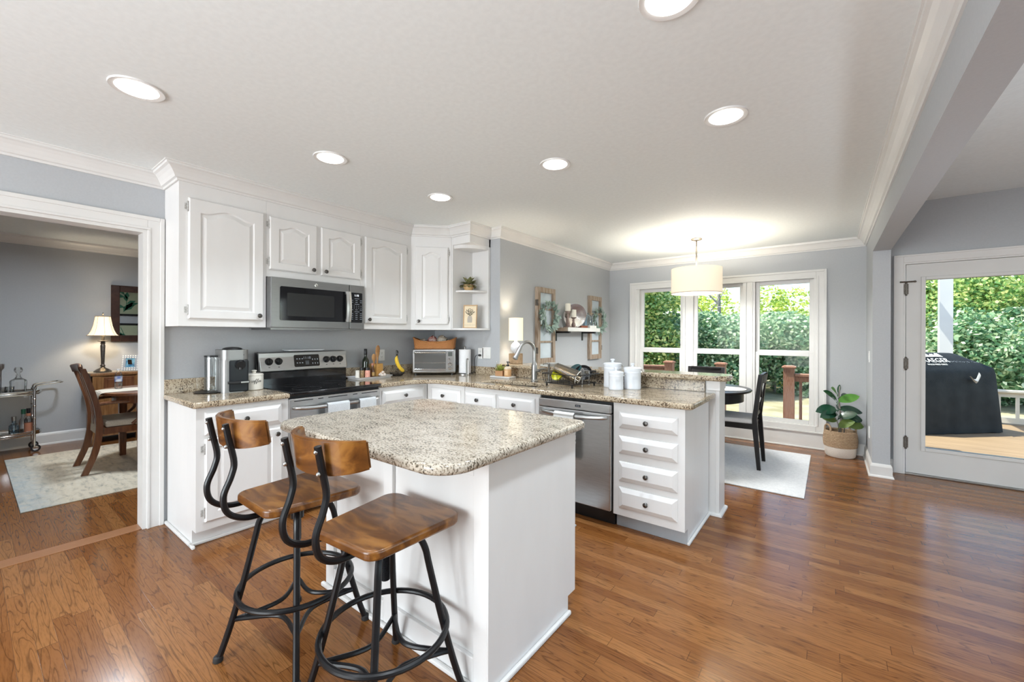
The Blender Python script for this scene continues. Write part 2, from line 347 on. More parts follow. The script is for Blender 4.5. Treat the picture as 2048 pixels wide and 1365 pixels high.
    def obj(s, name, m, parent=None, rec=True):
        if rec: bmesh.ops.recalc_face_normals(s.bm, faces=s.bm.faces[:])
        if len(s.bm.faces) < 9000:
            for e in s.bm.edges:
                if len(e.link_faces) == 2 and e.calc_face_angle(0) > .62: e.smooth = False
        me = bpy.data.meshes.new(name); s.bm.to_mesh(me); s.bm.free(); me.materials.append(m)
        o = bpy.data.objects.new(name, me); COL.objects.link(o)
        if parent: o.parent = parent
        return o
def R(a, axis='Z'): return Matrix.Rotation(radians(a), 4, axis)
def T(x, y, z): return Matrix.Translation((x, y, z))
def spl(P, k=6, closed=False):
    P = [Vector(p) for p in P]; n = len(P); out = []
    rng = range(n) if closed else range(n - 1)
    for i in rng:
        if closed: a, b, c, d = P[i - 1], P[i], P[(i + 1) % n], P[(i + 2) % n]
        else: a, b, c, d = P[max(i - 1, 0)], P[i], P[i + 1], P[min(i + 2, n - 1)]
        for j in range(k):
            t = j / k
            out.append(.5 * ((2 * b) + (c - a) * t + (2 * a - 5 * b + 4 * c - d) * t * t + (3 * b - a - 3 * c + d) * t ** 3))
    if not closed: out.append(P[-1])
    return out
def rrect(x0, y0, x1, y1, r, k=5):
    rs = r if isinstance(r, (list, tuple)) else [r] * 4; out = []
    for (cx, cy, a0, q) in ((x1 - rs[1], y0 + rs[1], -90, rs[1]), (x1 - rs[2], y1 - rs[2], 0, rs[2]), (x0 + rs[3], y1 - rs[3], 90, rs[3]), (x0 + rs[0], y0 + rs[0], 180, rs[0])):
        if q <= 0: out.append((cx, cy)); continue
        for i in range(k + 1):
            a = radians(a0 + 90 * i / k); out.append((cx + q * cos(a), cy + q * sin(a)))
    return out
def tag(o, label, cat, group=None, kind=None):
    o['label'] = label; o['category'] = cat
    if group: o['group'] = group
    if kind: o['kind'] = kind
    return o
def thing(name, label, cat, loc=(0, 0, 0), rz=0, group=None):
    o = bpy.data.objects.new(name, None); COL.objects.link(o); o.location = loc; o.rotation_euler = (0, 0, radians(rz)); o.empty_display_size = .05
    return tag(o, label, cat, group)
def one(g, name, m, label, cat, loc=(0, 0, 0), rz=0, group=None):
    o = g.obj(name, m); o.location = loc; o.rotation_euler = (0, 0, radians(rz)); return tag(o, label, cat, group)
def struct(g, name, m, parent=None):
    o = g.obj(name, m, parent)
    if parent is None: o['kind'] = 'structure'
    return o
def dup(root, loc, rz=None, label=None, group=None):
    r = root.copy(); COL.objects.link(r); r.location = loc
    if rz is not None: r.rotation_euler = (0, 0, radians(rz))
    if label: r['label'] = label
    if group: r['group'] = group
    for ch in list(root.children):
        c = ch.copy(); COL.objects.link(c); c.parent = r
        for q in list(ch.children):
            d = q.copy(); COL.objects.link(d); d.parent = c
    return r
def light(name, kind, loc, power, col=(1, 1, 1), size=.1, parent=None, rot=(0, 0, 0), spread=None, soft=.05):
    l = bpy.data.lights.new(name, kind); l.energy = power; l.color = col
    if kind == 'AREA': l.shape = 'DISK'; l.size = size; l.use_shadow = True
    else: l.shadow_soft_size = soft
    if spread: l.spread = radians(spread)
    o = bpy.data.objects.new(name, l); COL.objects.link(o); o.location = loc; o.rotation_euler = rot
    if parent: o.parent = parent
    return o
def text_mesh(txt, size, depth, name, m, parent, M, shear=0, align='CENTER', space=1):
    c = bpy.data.curves.new(name, 'FONT'); c.body = txt; c.size = size; c.extrude = depth; c.align_x = align; c.align_y = 'CENTER'; c.shear = shear; c.space_character = space
    o = bpy.data.objects.new(name + '_tmp', c); COL.objects.link(o)
    bpy.context.view_layer.update()
    me = bpy.data.meshes.new_from_object(o.evaluated_get(bpy.context.evaluated_depsgraph_get()))
    bpy.data.objects.remove(o); bpy.data.curves.remove(c)
    me.transform(M); me.materials.clear(); me.materials.append(m); me.name = name
    q = bpy.data.objects.new(name, me); COL.objects.link(q); q.parent = parent; return q
def leaf(g, base, d, up, L, Wd, droop=.25, fold=.15, nl=4):
    d = Vector(d).normalized(); up = Vector(up); side = d.cross(up)
    if side.length < 1e-3: side = d.cross(Vector((1, 0, 0)))
    side.normalize(); nrm = side.cross(d).normalized(); base = Vector(base); rows = []
    for i in range(nl + 1):
        t = i / nl; w = Wd * .5 * (sin(pi * min(1, t * .92 + .06)) ** .75) * (1 if t < 1 else 0.15)
        c = base + d * (L * t) - nrm * (droop * L * t * t)
        rows.append([g.bm.verts.new(c - side * w + nrm * (fold * w)), g.bm.verts.new(c), g.bm.verts.new(c + side * w + nrm * (fold * w))])
    for a, b in zip(rows, rows[1:]):
        for k in range(2): g.bm.faces.new((a[k], a[k + 1], b[k + 1], b[k])).smooth = True

# ------------------------------------------------------------------ the setting
XW, CEZ = -3.73, 2.45
def box_obj(name, m, boxes, parent=None, b=0):
    g = G()
    for q in boxes: g.box(*q, b=b)
    return struct(g, name, m, parent)
box_obj('floor', FLOOR, [(-7.62, -4.1, -.06, .40, 6.2, 0), (.40, -4.1, -.06, 4.7, 5.62, 0)])
box_obj('ceiling', CEIL, [(-3.79, -4.1, CEZ, .40, 6.2, CEZ + .1)])
box_obj('ceiling_dining', CEIL, [(-7.62, -4.1, 2.48, -3.79, 3.5, 2.6)])
box_obj('ceiling_family', CEIL, [(.40, -4.1, 2.64, 4.7, 5.7, 2.75)])
box_obj('sun_block_roof', CEIL, [(-8, -4.5, 2.85, 5, 6.35, 2.95)])  # unseen slab added over the house to block the sun
box_obj('wall_west', WALL, [(-3.86, .755, 0, XW, 3.5, 2.5), (-3.86, -.95, 2.05, XW, .755, 2.5), (-3.86, -4.1, 0, XW, -.95, 2.5)])
box_obj('wall_north_kitchen', WALL, [(-3.86, 3.383, 0, -2.737, 3.5, 2.5)])
box_obj('wall_art', WALL, [(-2.857, 3.5, 0, -2.737, 6.11, 2.5)])
OP = (-2.30, -.125, .27, 2.03)
box_obj('wall_north_windows', WALL, [(-2.857, 6.11, 0, OP[0], 6.24, 2.6), (OP[1], 6.11, 0, .46, 6.24, 2.6), (OP[0], 6.11, 0, OP[1], 6.24, OP[2]), (OP[0], 6.11, OP[3], OP[1], 6.24, 2.6)])
box_obj('wall_column', WALL, [(.33, 5.28, 0, .46, 6.11, 2.7)])
box_obj('wall_beam', WALL, [(.33, -4.1, 2.155, .46, 5.28, 2.7)])
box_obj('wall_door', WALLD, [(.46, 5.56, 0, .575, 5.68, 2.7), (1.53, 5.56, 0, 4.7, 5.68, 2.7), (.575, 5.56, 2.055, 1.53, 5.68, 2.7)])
box_obj('wall_south', WALL, [(-7.62, -4.1, 0, -3.2, -4, 2.7), (-.2, -4.1, 0, 4.7, -4, 2.7), (-3.2, -4.1, 0, -.2, -4, .35), (-3.2, -4.1, 2.15, -.2, -4, 2.7)])
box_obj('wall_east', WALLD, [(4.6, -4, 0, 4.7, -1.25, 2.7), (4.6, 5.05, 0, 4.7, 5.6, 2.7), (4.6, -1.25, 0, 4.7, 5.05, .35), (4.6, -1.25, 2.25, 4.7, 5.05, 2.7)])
# windows added in the unseen walls: frame, pane and an area light as fill
for nm, loc, w, z0, z1, rz, pw in (('window_4', (-1.7, -4.0, 0), 3.0, .35, 2.15, 180, FILL_S), ('window_5', (4.6, 1.9, 0), 6.3, .35, 2.25, -90, FILL_E)):
    wr = bpy.data.objects.new(nm, None); COL.objects.link(wr); wr['kind'] = 'structure'; wr.location = loc; wr.rotation_euler = (0, 0, radians(rz))
    g = G()
    for x in (-w / 2, -w / 6 - .03, w / 6 - .03, w / 2 - .06): g.box(x, 0, z0, x + .06, .08, z1)
    for k in range(3):
        for z in (z0, (z0 + z1) / 2 - .03, z1 - .06): g.box(-w / 2 + .06 + k * (w - .06) / 3, .01, z, -w / 2 + (k + 1) * (w - .06) / 3, .07, z + .06)
    struct(g, 'frame', TRIM, wr)
    g = G(); g.box(-w / 2, .035, z0, w / 2, .04, z1); struct(g, 'pane', PANE, wr)
    l = bpy.data.lights.new('window_fill', 'AREA'); l.shape = 'RECTANGLE'; l.size = w; l.size_y = z1 - z0; l.energy = pw; l.color = (.92, .975, 1.02)
    o = bpy.data.objects.new('window_fill', l); COL.objects.link(o); o.parent = wr; o.location = (0, -.03, (z0 + z1) / 2); o.rotation_euler = (-pi / 2, 0, 0)
box_obj('wall_dining_west', WALL, [(-7.62, -4, 0, -7.5, 3.5, 2.55)])
box_obj('wall_dining_north', WALL, [(-7.62, 3.38, 0, -3.86, 3.5, 2.55)])
# pony wall behind the sink run, with end trim
box_obj('wall_peninsula', TRIM, [(-2.737, 3.40, 0, -.66, 3.57, 1.0)])
g = G(); g.box(-.735, 3.385, 0, -.655, 3.40, 1.0); g.box(-.672, 3.382, 0, -.645, 3.585, .93, b=.003); g.box(-.73, 3.372, .93, -.64, 3.59, 1.002, b=.003)
struct(g, 'trim_peninsula_end', TRIM)

def molding(path, prof, name, m=TRIM):
    P = [Vector(p) for p in path]; nn = []
    for a, b in zip(P, P[1:]):
        d = (b - a).normalized(); nn.append(Vector((d.y, -d.x)))
    offs = []
    for i in range(len(P)):
        if i == 0: o = nn[0]
        elif i == len(P) - 1: o = nn[-1]
        else: o = (nn[i - 1] + nn[i]) / max(.2, 1 + nn[i - 1].dot(nn[i]))
        offs.append(o)
    for i in range(len(P) - 1):
        g = G(); A, B = [], []
        for u, z in prof:
            a = P[i] + offs[i] * u; b = P[i + 1] + offs[i + 1] * u
            A.append(g.bm.verts.new((a.x, a.y, z))); B.append(g.bm.verts.new((b.x, b.y, z)))
        g.bridge(A, B, False); g.cap(A[::-1]); g.cap(B)
        struct(g, '%s_%d' % (name, i + 1), m)
CR = [(0, -.10), (.010, -.10), (.014, -.088), (.026, -.083), (.034, -.066), (.050, -.042), (.066, -.026), (.080, -.020), (.082, -.008), (.090, -.006), (.090, 0), (0, 0)]
molding([(XW, -4), (XW, .85), (-3.41, .85), (-3.41, 2.765), (-3.126, 3.06), (-2.865, 3.06), (-2.865, 3.383), (-2.737, 3.383), (-2.737, 6.11), (.33, 6.11), (.33, -4)], [(u, CEZ + z) for u, z in CR], 'trim_crown')
molding([(-7.5, -4), (-7.5, 3.38), (-3.86, 3.38)], [(u, 2.48 + z) for u, z in CR], 'trim_crown_dining')
BB = [(0, 0), (.028, 0), (.026, .012), (.016, .02), (.016, .10), (.010, .115), (.004, .125), (0, .125)]
molding([(-7.5, -4), (-7.5, 3.38), (-3.86, 3.38)], [(u, z * 1.15) for u, z in BB], 'baseboard_dining')
molding([(-.66, 3.572), (-.66, 3.57)], BB, 'baseboard_none') if 0 else None
molding([(-2.737, 3.575), (-2.737, 6.11), (-2.40, 6.11)], BB, 'baseboard_nook')
molding([(-.02, 6.11), (.33, 6.11), (.33, 5.28), (.46, 5.28), (.46, 5.56), (.505, 5.56)], BB, 'baseboard_column')
molding([(1.60, 5.56), (4.6, 5.56)], BB, 'baseboard_family')
SH = [(0, 0), (.02, 0), (.018, .012), (.008, .02), (0, .02)]
molding([(-.72, 3.385), (-.645, 3.385), (-.645, 3.585), (-.7, 3.585)], SH, 'trim_shoe_peninsula')
molding([(-.7, 3.57), (-2.7, 3.57)], BB, 'baseboard_peninsula')
# west doorway: jamb, casing, threshold
g = G()
g.box(-3.862, .735, 0, XW + .002, .757, 2.05); g.box(-3.862, -.93, 2.03, XW + .002, .735, 2.052); g.box(-3.862, -.955, 0, XW + .002, -.93, 2.05)
struct(g, 'trim_door_jamb', TRIM)
for sx, nm in ((1, 'kitchen'), (-1, 'dining')):
    g = G(); x0 = XW if sx > 0 else -3.86
    def cs(y0, z0, y1, z1, t, g=g, x0=x0, sx=sx): g.box(min(x0, x0 + sx * t), y0, z0, max(x0, x0 + sx * t), y1, z1, b=.003)
    cs(.757, 0, .846, 2.141, .016); cs(.822, 0, .847, 2.142, .024); cs(.756, 0, .772, 2.0505, .021)
    cs(-.95, 2.052, .757, 2.141, .016); cs(-.95, 2.117, .822, 2.142, .024); cs(-.95, 2.051, .772, 2.067, .021)
    cs(-1.05, 0, -.95, 2.14, .016)
    struct(g, 'trim_casing_' + nm, TRIM)
g = G(); g.box(-3.855, -.93, 0, -3.735, .735, .004, b=.002); struct(g, 'trim_threshold', mat('oak_threshold', (.27, .115, .045), .3, col2=(.35, .16, .07), sc=9, stretch=(60, 2, 1)))
# triple window
g = G()
for (x0, z0, x1, z1, t) in ((-2.40, .205, -2.30, 2.127, .018), (-.125, .205, -.025, 2.127, .018), (-2.30, 2.03, -.125, 2.127, .018), (-2.30, .205, -.125, .272, .020),
                            (-2.401, .205, -2.376, 2.128, .028), (-.049, .205, -.024, 2.128, .028), (-2.376, 2.103, -.049, 2.128, .028), (-2.325, .272, -2.305, 2.05, .024), (-.12, .272, -.10, 2.05, .024),
                            (-2.305, 2.028, -.12, 2.05, .024), (-1.600, .272, -1.540, 2.03, .012), (-.850, .272, -.795, 2.03, .012), (-2.402, .188, -.023, .205, .03)):
    g.box(x0, 6.11 - t, z0, x1, 6.112, z1, b=.003)
for x in (-1.6165, -1.5395, -.8665, -.7945): g.box(x, 6.09, .272, x + .015, 6.112, 2.028)
struct(g, 'trim_window_casing', TRIM)
g = G(); g.box(-2.40, 6.098, 0, -.02, 6.112, .19); g.box(-2.40, 6.085, 0, -.02, 6.11, .016, b=.004); struct(g, 'trim_window_apron', TRIM)
for i, (a, b) in enumerate(((-2.30, -1.615), (-1.525, -.865), (-.78, -.125))):
    gx0, gx1 = ((-2.211, -1.686), (-1.455, -.936), (-.71, -.192))[i]
    wr = bpy.data.objects.new('window_%d' % (i + 1), None); COL.objects.link(wr); wr['kind'] = 'structure'; wr.location = (0, 0, 0)
    g = G()
    for q in ((a, .27, gx0 - .045, 2.03), (gx1 + .045, .27, b, 2.03), (gx0 - .045, 2.027, gx1 + .045, 2.03), (gx0 - .045, .27, gx1 + .045, .28)): g.box(q[0], 6.10, q[1], q[2], 6.23, q[3])
    struct(g, 'frame', TRIM, wr)
    for nm, z0, z1, y in (('upper_sash', 1.165, 1.982, 6.165), ('lower_sash', .322, 1.095, 6.125)):
        g = G(); zb = .045 if nm[0] == 'u' else .042
        g.box(gx0 - .045, y, z0 - zb, gx0, y + .035, z1 + .045, b=.003); g.box(gx1, y, z0 - zb, gx1 + .045, y + .035, z1 + .045, b=.003)
        g.box(gx0, y, z0 - zb, gx1, y + .035, z0, b=.003); g.box(gx0, y, z1, gx1, y + .035, z1 + .045, b=.003)
        s_ = struct(g, nm, TRIM, wr)
        g = G(); g.box(gx0 - .005, y + .015, z0 - .005, gx1 + .005, y + .019, z1 + .005); struct(g, 'pane', PANE, s_)
# exterior door
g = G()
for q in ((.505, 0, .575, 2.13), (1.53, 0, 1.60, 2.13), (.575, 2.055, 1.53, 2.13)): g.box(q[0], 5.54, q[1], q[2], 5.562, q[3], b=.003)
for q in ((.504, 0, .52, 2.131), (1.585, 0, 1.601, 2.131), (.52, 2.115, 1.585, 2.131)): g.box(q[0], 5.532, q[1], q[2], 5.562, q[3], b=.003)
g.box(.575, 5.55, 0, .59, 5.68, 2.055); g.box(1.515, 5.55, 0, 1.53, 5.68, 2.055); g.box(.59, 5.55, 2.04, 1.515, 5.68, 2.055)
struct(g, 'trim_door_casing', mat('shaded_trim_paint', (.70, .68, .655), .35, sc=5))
dr = bpy.data.objects.new('door_1', None); COL.objects.link(dr); dr['kind'] = 'structure'
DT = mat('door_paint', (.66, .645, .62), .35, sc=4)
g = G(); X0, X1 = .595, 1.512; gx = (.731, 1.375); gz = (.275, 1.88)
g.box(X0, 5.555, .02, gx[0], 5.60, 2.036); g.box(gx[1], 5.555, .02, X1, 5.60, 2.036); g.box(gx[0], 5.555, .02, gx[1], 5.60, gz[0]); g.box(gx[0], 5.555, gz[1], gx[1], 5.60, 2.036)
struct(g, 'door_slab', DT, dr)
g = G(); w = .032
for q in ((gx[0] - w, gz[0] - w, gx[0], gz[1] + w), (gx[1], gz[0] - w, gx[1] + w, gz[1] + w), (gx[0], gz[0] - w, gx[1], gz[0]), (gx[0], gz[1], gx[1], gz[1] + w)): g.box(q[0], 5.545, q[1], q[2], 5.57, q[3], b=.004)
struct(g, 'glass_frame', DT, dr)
g = G(); g.box(gx[0] - .004, 5.575, gz[0] - .004, gx[1] + .004, 5.581, gz[1] + .004); struct(g, 'pane', PANE, dr)
for z in (1.80, 1.075, .31):
    g = G(); g.cyl((.593, 5.543, z - .05), (.593, 5.543, z + .05), .009, n=10); g.box(.577, 5.546, z - .05, .611, 5.552, z + .05); g.sphere((.593, 5.543, z + .056), .010); g.sphere((.593, 5.543, z - .056), .010)
    if z > 1.5: g.cyl((.555, 5.532, z + .068), (.655, 5.532, z + .068), .007, n=8); g.sphere((.655, 5.532, z + .068), .010); g.sphere((.555, 5.532, z + .068), .009); g.cyl((.593, 5.543, z + .05), (.593, 5.537, z + .07), .007, n=8)
    struct(g, 'hinge', BRONZE, dr)
g = G(); g.prism(rrect(1.318 + .05, .955, 1.378 + .07, 1.10, .012), 5.53, 5.556, 'xz'); lk = struct(g, 'keypad_lock', BLACK, dr)
g = G(); g.box(1.375, 5.526, .965, 1.441, 5.531, 1.02, b=.003); struct(g, 'lock_cover', NICKEL, lk)
g = G(); g.lathe([(.032, 0), (.032, .008), (.012, .014), (.012, .035), (.028, .05), (.032, .065), (.024, .078), (.008, .082)], (1.41, 5.556, .88), 20, (0, -1, 0)); struct(g, 'door_knob', NICKEL, dr)
g = G(); g.box(.59, 5.54, .0, 1.515, 5.68, .018, b=.004); struct(g, 'trim_door_sill', NICKEL)

# ------------------------------------------------------------------ ceiling lights
def can_parts(t):
    g = G(); g.lathe([(.075, -.004), (.098, -.007), (.100, 0), (.075, 0)], (0, 0, 0), 32, cap=False); g.obj('trim_ring', TRIM, t)
    g = G(); g.lathe([(.078, -.004), (.074, -.0075), (.001, -.0075)], (0, 0, 0), 32, cap=False); g.obj('lens', CANLENS, t)
CANS = [(-2.50, .47, 'lit round ceiling light closest to the wide cased doorway', 1), (-2.50, 1.39, 'lit round ceiling light above the left stool, in front of the microwave', 1), (-2.50, 2.32, 'lit round ceiling light nearest the corner wall cabinet', 1),
        (-1.42, 2.32, 'lit round ceiling light in front of the sink, between two others', 1), (-.42, 2.33, 'lit round ceiling light closest to the grey beam and above drawer base', 1), (-.42, 1.40, 'lit round ceiling light cut off by top edge of the photo', 1),
        (-.42, .47, 'lit round ceiling light behind the camera position near the beam', 0), (-1.42, -.6, 'lit round ceiling light behind the camera, middle of room', 0), (-.42, -1.6, 'lit round ceiling light behind the camera, far end of room', 0), (-2.5, -1.6, 'lit round ceiling light behind camera beside the doorway wall', 0)]
first = None
for x, y, lab, vis in CANS:
    if first is None:
        first = thing('recessed_ceiling_light', lab, 'ceiling light', (x, y, CEZ), 0, 'recessed ceiling lights'); can_parts(first); t = first
    else: t = dup(first, (x, y, CEZ), 0, lab)
    light('ceiling_light_beam', 'AREA', (0, 0, -.012), CAN_W * (1 if vis else .5), LED, .14, t, spread=118)
for x, y in ((2.4, 3.6), (2.4, 1.2), (2.4, -1.5)):  # ceiling lights added out of frame to brighten the family room
    t = dup(first, (x, y, 2.64), 0, 'added round ceiling light, out of frame, filling the family room beyond the beam')
    light('ceiling_light_beam', 'AREA', (0, 0, -.012), 8, LED, .14, t, spread=170)
# low uplighters added out of view to fill the rooms with light
for x, y, lab in ((-2.9, -2.3, 'added low black fill uplight behind the camera by the doorway wall'), (-1.5, -1.9, 'added low black fill uplight behind the camera, middle of the room'), (.0, -.95, 'added low black fill uplight behind the camera by the beam'), (1.45, 2.75, 'added low black fill uplight in the family room beyond the beam')):
    t = thing('floor_lamp', lab, 'added uplight', (x, y, 0))
    g = G(); g.lathe([(.15, 0), (.15, .015), (.03, .03), (.014, .04), (.014, .90)], (0, 0, 0), 24); g.obj('pole', BMETAL, t)
    g = G(); g.lathe([(.014, .88), (.06, .90), (.23, .97), (.228, .975), (.055, .91), (.001, .905)], (0, 0, 0), 32, cap=False); g.obj('uplight_bowl', BMETAL, t)
    light('fill_uplight', 'AREA', (0, 0, .99), FILL_UP_W * (.36 if x > 1 else 1.45 if x > -.1 else .1 if x < -2 else .5), LED, .40, t, rot=(pi, 0, 0), spread=178)
# drum pendant
t = thing('drum_pendant', 'cream fabric drum pendant lamp hanging from a thin rod before the windows', 'pendant lamp', (-1.21, 5.06, CEZ))
g = G(); g.lathe([(.062, 0), (.062, -.012), (.050, -.022), (.012, -.024)], (0, 0, 0), 24); g.obj('canopy', BRONZE, t)
g = G(); g.cyl((0, 0, -.02), (0, 0, -.36), .008, n=10); g.obj('rod', BRONZE, t)
g = G(); g.lathe([(.268, -.345), (.268, -.63)], (0, 0, 0), 48, cap=False); g.lathe([(.264, -.63), (.264, -.345)], (0, 0, 0), 48, cap=False); s_ = g.obj('drum_shade', SHADE, t, rec=False)
g = G(); g.lathe([(.269, -.623), (.271, -.623), (.271, -.63), (.269, -.63)], (0, 0, 0), 48, cap=False); g.obj('shade_piping', LINEN, s_)
g = G(); g.lathe([(.262, -.626), (.20, -.632), (.001, -.634)], (0, 0, 0), 48, cap=False); g.obj('diffuser', DIFF, t)
light('pendant_bulb', 'POINT', (0, 0, -.41), 60, (1, .92, .78), parent=t, soft=.06)
light('pendant_down_glow', 'AREA', (0, 0, -.645), 44, (.94, .95, .93), .45, t)

# ------------------------------------------------------------------ cabinets
def arch_loop(x0, z0, x1, z1, rise, n=22):
    P = [(x0, z0), (x1, z0)]
    for i in range(n + 1):
        t = i / n; k = 0
        if rise:
            u = min(1, abs(2 * t - 1) / .86)          # cathedral: flat shoulders, rounded middle
            k = -rise * (.5 - .5 * cos(pi * u ** 1.1))
        P.append((x1 + (x0 - x1) * t, z1 + k))
    return P
def front_panel(x0, z0, x1, z1, kind, arch=0, th=.02):
    g = G(); bm = g.bm
    def loop(P, y): return [bm.verts.new((x, y, z)) for x, z in P]
    def L(i, rise, y): k = .010 if i > .02 and kind == 'door' else 0; return loop(arch_loop(x0 + i + k, z0 + i, x1 - i - k, z1 - i, rise), y)
    if kind == 'door':
        fw = .055; Ls = [L(0, 0, 0), L(0, 0, -th + .006), L(.007, 0, -th), L(fw, arch, -th), L(fw + .007, arch, -th + .009), L(fw + .011, arch, -th + .009), L(fw + .034, arch, -th + .001)]
    else:
        Ls = [L(0, 0, 0), L(0, 0, -th + .012), L(.006, 0, -th + .008), L(.030, 0, -th - .003), L(.033, 0, -th - .003)]
    for a, b in zip(Ls, Ls[1:]): g.bridge(a, b, False)
    g.cap(Ls[0][::-1]); g.cap(Ls[-1]); return g
def knob_g(x, y, z):
    g = G(); g.lathe([(.009, 0), (.006, .010), (.007, .014), (.0155, .018), (.0165, .022), (.013, .027), (.004, .029)], (x, y, z), 16, (0, -1, 0))
    for i in range(8):
        a = i * pi / 4; g.sphere((x + .0125 * cos(a), y - .0245, z + .0125 * sin(a)), .0036, 6, 4)
    return g
def add_front(t, x0, z0, x1, z1, kind, arch=0, knob=None, hinge=None, y=0):
    g = front_panel(x0, z0, x1, z1, kind, arch); g.xf(T(0, y, 0)); d = g.obj('door' if kind == 'door' else 'drawer', WHITE, t)
    if knob: knob_g(knob[0], y - (.019 if kind == 'door' else .023), knob[1]).obj('knob', PEWTER, d)
    if hinge:
        HM = mat('painted_hinge', (.62, .61, .59), .35, .3, col2=(.40, .39, .37), sc=150)
        hx = x0 - .004 if hinge == 'L' else x1 + .004
        for z in (z0 + .06, z1 - .06):
            g = G(); g.cyl((hx, y - .012, z - .028), (hx, y - .012, z + .028), .0045, n=8); g.box(hx - (.016 if hinge == 'L' else 0), y - .004, z - .02, hx + (0 if hinge == 'L' else .016), y, z + .02); g.sphere((hx, y - .012, z + .031), .005, 8, 5); g.sphere((hx, y - .012, z - .031), .005, 8, 5)
            g.obj('hinge', HM, d)
    return d
def cabinet(name, label, w, z0, z1, d, loc, rz, toe=False, toemat=None):
    t = thing(name, label, 'cabinet', (*loc, 0), rz)
    g = G()
    if toe:
        g.box(0, 0, .10, w, d, z1); g.box(0, .07, 0, w, d, .10)
    else: g.box(0, 0, z0, w, d, z1)
    g.obj('carcass', WHITE, t); return t
XB = -3.122
# uppers on the west wall (local x = world y)
U = -3.41; UD = .318
t = cabinet('wall_cabinet', 'tall single-door white wall cabinet left of the microwave, next to the doorway', .534, 1.39, CEZ - .005, UD, (U, .851), 90)
add_front(t, .049, 1.44, .512, 2.25, 'door', .036, (.478, 1.475), 'L')
t = cabinet('wall_cabinet', 'short white two-door wall cabinet directly above the microwave', .798, 1.779, CEZ - .005, UD, (U, 1.386), 90)
add_front(t, .019, 1.835, .386, 2.24, 'door', .028, (.352, 1.868), 'L'); add_front(t, .424, 1.835, .794, 2.24, 'door', .028, (.458, 1.868), 'R')
t = cabinet('wall_cabinet', 'single-door white wall cabinet right of the microwave, before the angled corner', .58, 1.39, CEZ - .005, UD, (U, 2.185), 90)
add_front(t, .042, 1.443, .516, 2.243, 'door', .036, (.078, 1.478), 'R')
t = thing('corner_wall_cabinet', 'angled single-door white wall cabinet in the corner above toaster oven', 'cabinet', (U, 2.766, 0), 0)
g = G(); g.prism([(0, 0), (-.318, 0), (-.318, .615), (.283, .615), (.283, .294)], 1.39, CEZ - .005); g.obj('carcass', WHITE, t)
ang = math.degrees(math.atan2(.294, .284)); dn = sqrt(.284 ** 2 + .294 ** 2)
kids = add_front(t, .045, 1.445, dn - .035, 2.243, 'door', .028, (.08, 1.478), 'R'); kids.rotation_euler = (0, 0, radians(ang))
# open corner shelf unit
t = thing('corner_shelf_unit', 'open white quarter-round corner shelves at the end of wall cabinets', 'shelf', (-3.126, 3.38, 0), 0)
g = G(); g.box(.001, -.318, 1.39, .018, -.001, CEZ - .005); g.box(.018, -.02, 1.39, .258, -.001, CEZ - .005); g.box(.018, -.316, 2.27, .258, -.001, CEZ - .005); g.box(.24, -.03, 1.39, .259, -.001, 2.27); g.obj('carcass', WHITE, t)
for z0, z1, rx, ry in ((1.39, 1.408, .255, .315), (1.785, 1.803, .22, .27), (2.235, 2.27, .24, .30)):
    g = G(); g.prism([(.018, -.02)] + [(.018 + rx * sin(a * pi / 36), -.02 - (ry - .02) * cos(a * pi / 36)) for a in range(19)], z0, z1); g.obj('shelf_board', WHITE, t)
# base cabinet left of the range
t = cabinet('base_cabinet', 'white base cabinet with one drawer and one door left of the range', .552, 0, .874, .607, (XB, .868), 90, True)
add_front(t, .045, .70, .505, .845, 'drawer', 0, (.27, .775)); add_front(t, .045, .155, .505, .675, 'door', 0, (.468, .635), 'L')
g = G(); g.box(-.019, -.0, 0, 0, .6, .02, b=.006); g.box(-.019, .05, 0, .55, .07, .02, b=.006); g.obj('shoe_molding', TRIM, t)
# base cabinet right of the range up to the corner
t = cabinet('base_cabinet', 'white base cabinet between the range and the inside corner of counter', .545, 0, .874, .607, (XB, 2.188), 90, True)
add_front(t, .025, .72, .50, .845, 'drawer', 0, (.2625, .785)); add_front(t, .025, .155, .50, .69, 'door', 0, (.46, .64), 'L')
# sink run (faces south)
YB = 2.735
t = cabinet('base_cabinet', 'white base cabinet beside the inside corner, left of the sink base', .50, 0, .874, .64, (-3.118, YB), 0, True)
add_front(t, .06, .70, .455, .835, 'drawer', 0, (.25, .77)); add_front(t, .06, .155, .455, .675, 'door', 0, (.10, .63), 'R')
t = cabinet('sink_base_cabinet', 'white sink base cabinet with two false drawer fronts left of dishwasher', .811, 0, .70, .64, (-2.613, YB), 0, True)
g = G(); g.box(0, 0, .70, .813, .02, .874); g.obj('front_rail', WHITE, t)
add_front(t, .005, .70, .365, .835, 'drawer', 0, (.17, .77)); add_front(t, .385, .70, .765, .835, 'drawer', 0, (.575, .77))
add_front(t, .03, .155, .365, .675, 'door', 0, (.32, .63), 'L'); add_front(t, .385, .155, .765, .675, 'door', 0, (.43, .63), 'R')
t = cabinet('drawer_base_cabinet', 'white four-drawer base cabinet at the end of the peninsula', .475, 0, .874, .64, (-1.192, YB), 0, True)
for a, b in ((.705, .815), (.53, .648), (.341, .474), (.155, .298)): add_front(t, .043, a, .433, b, 'drawer', 0, (.238, (a + b) / 2))
g = G(); g.box(.475, .05, 0, .492, .64, .02, b=.006); g.obj('shoe_molding', TRIM, t)
g = G(); g.box(.0, .062, 0, .475, .07, .10); g.obj('toe_kick', mat('grey_toe_kick', (.40, .42, .44), .5), t)

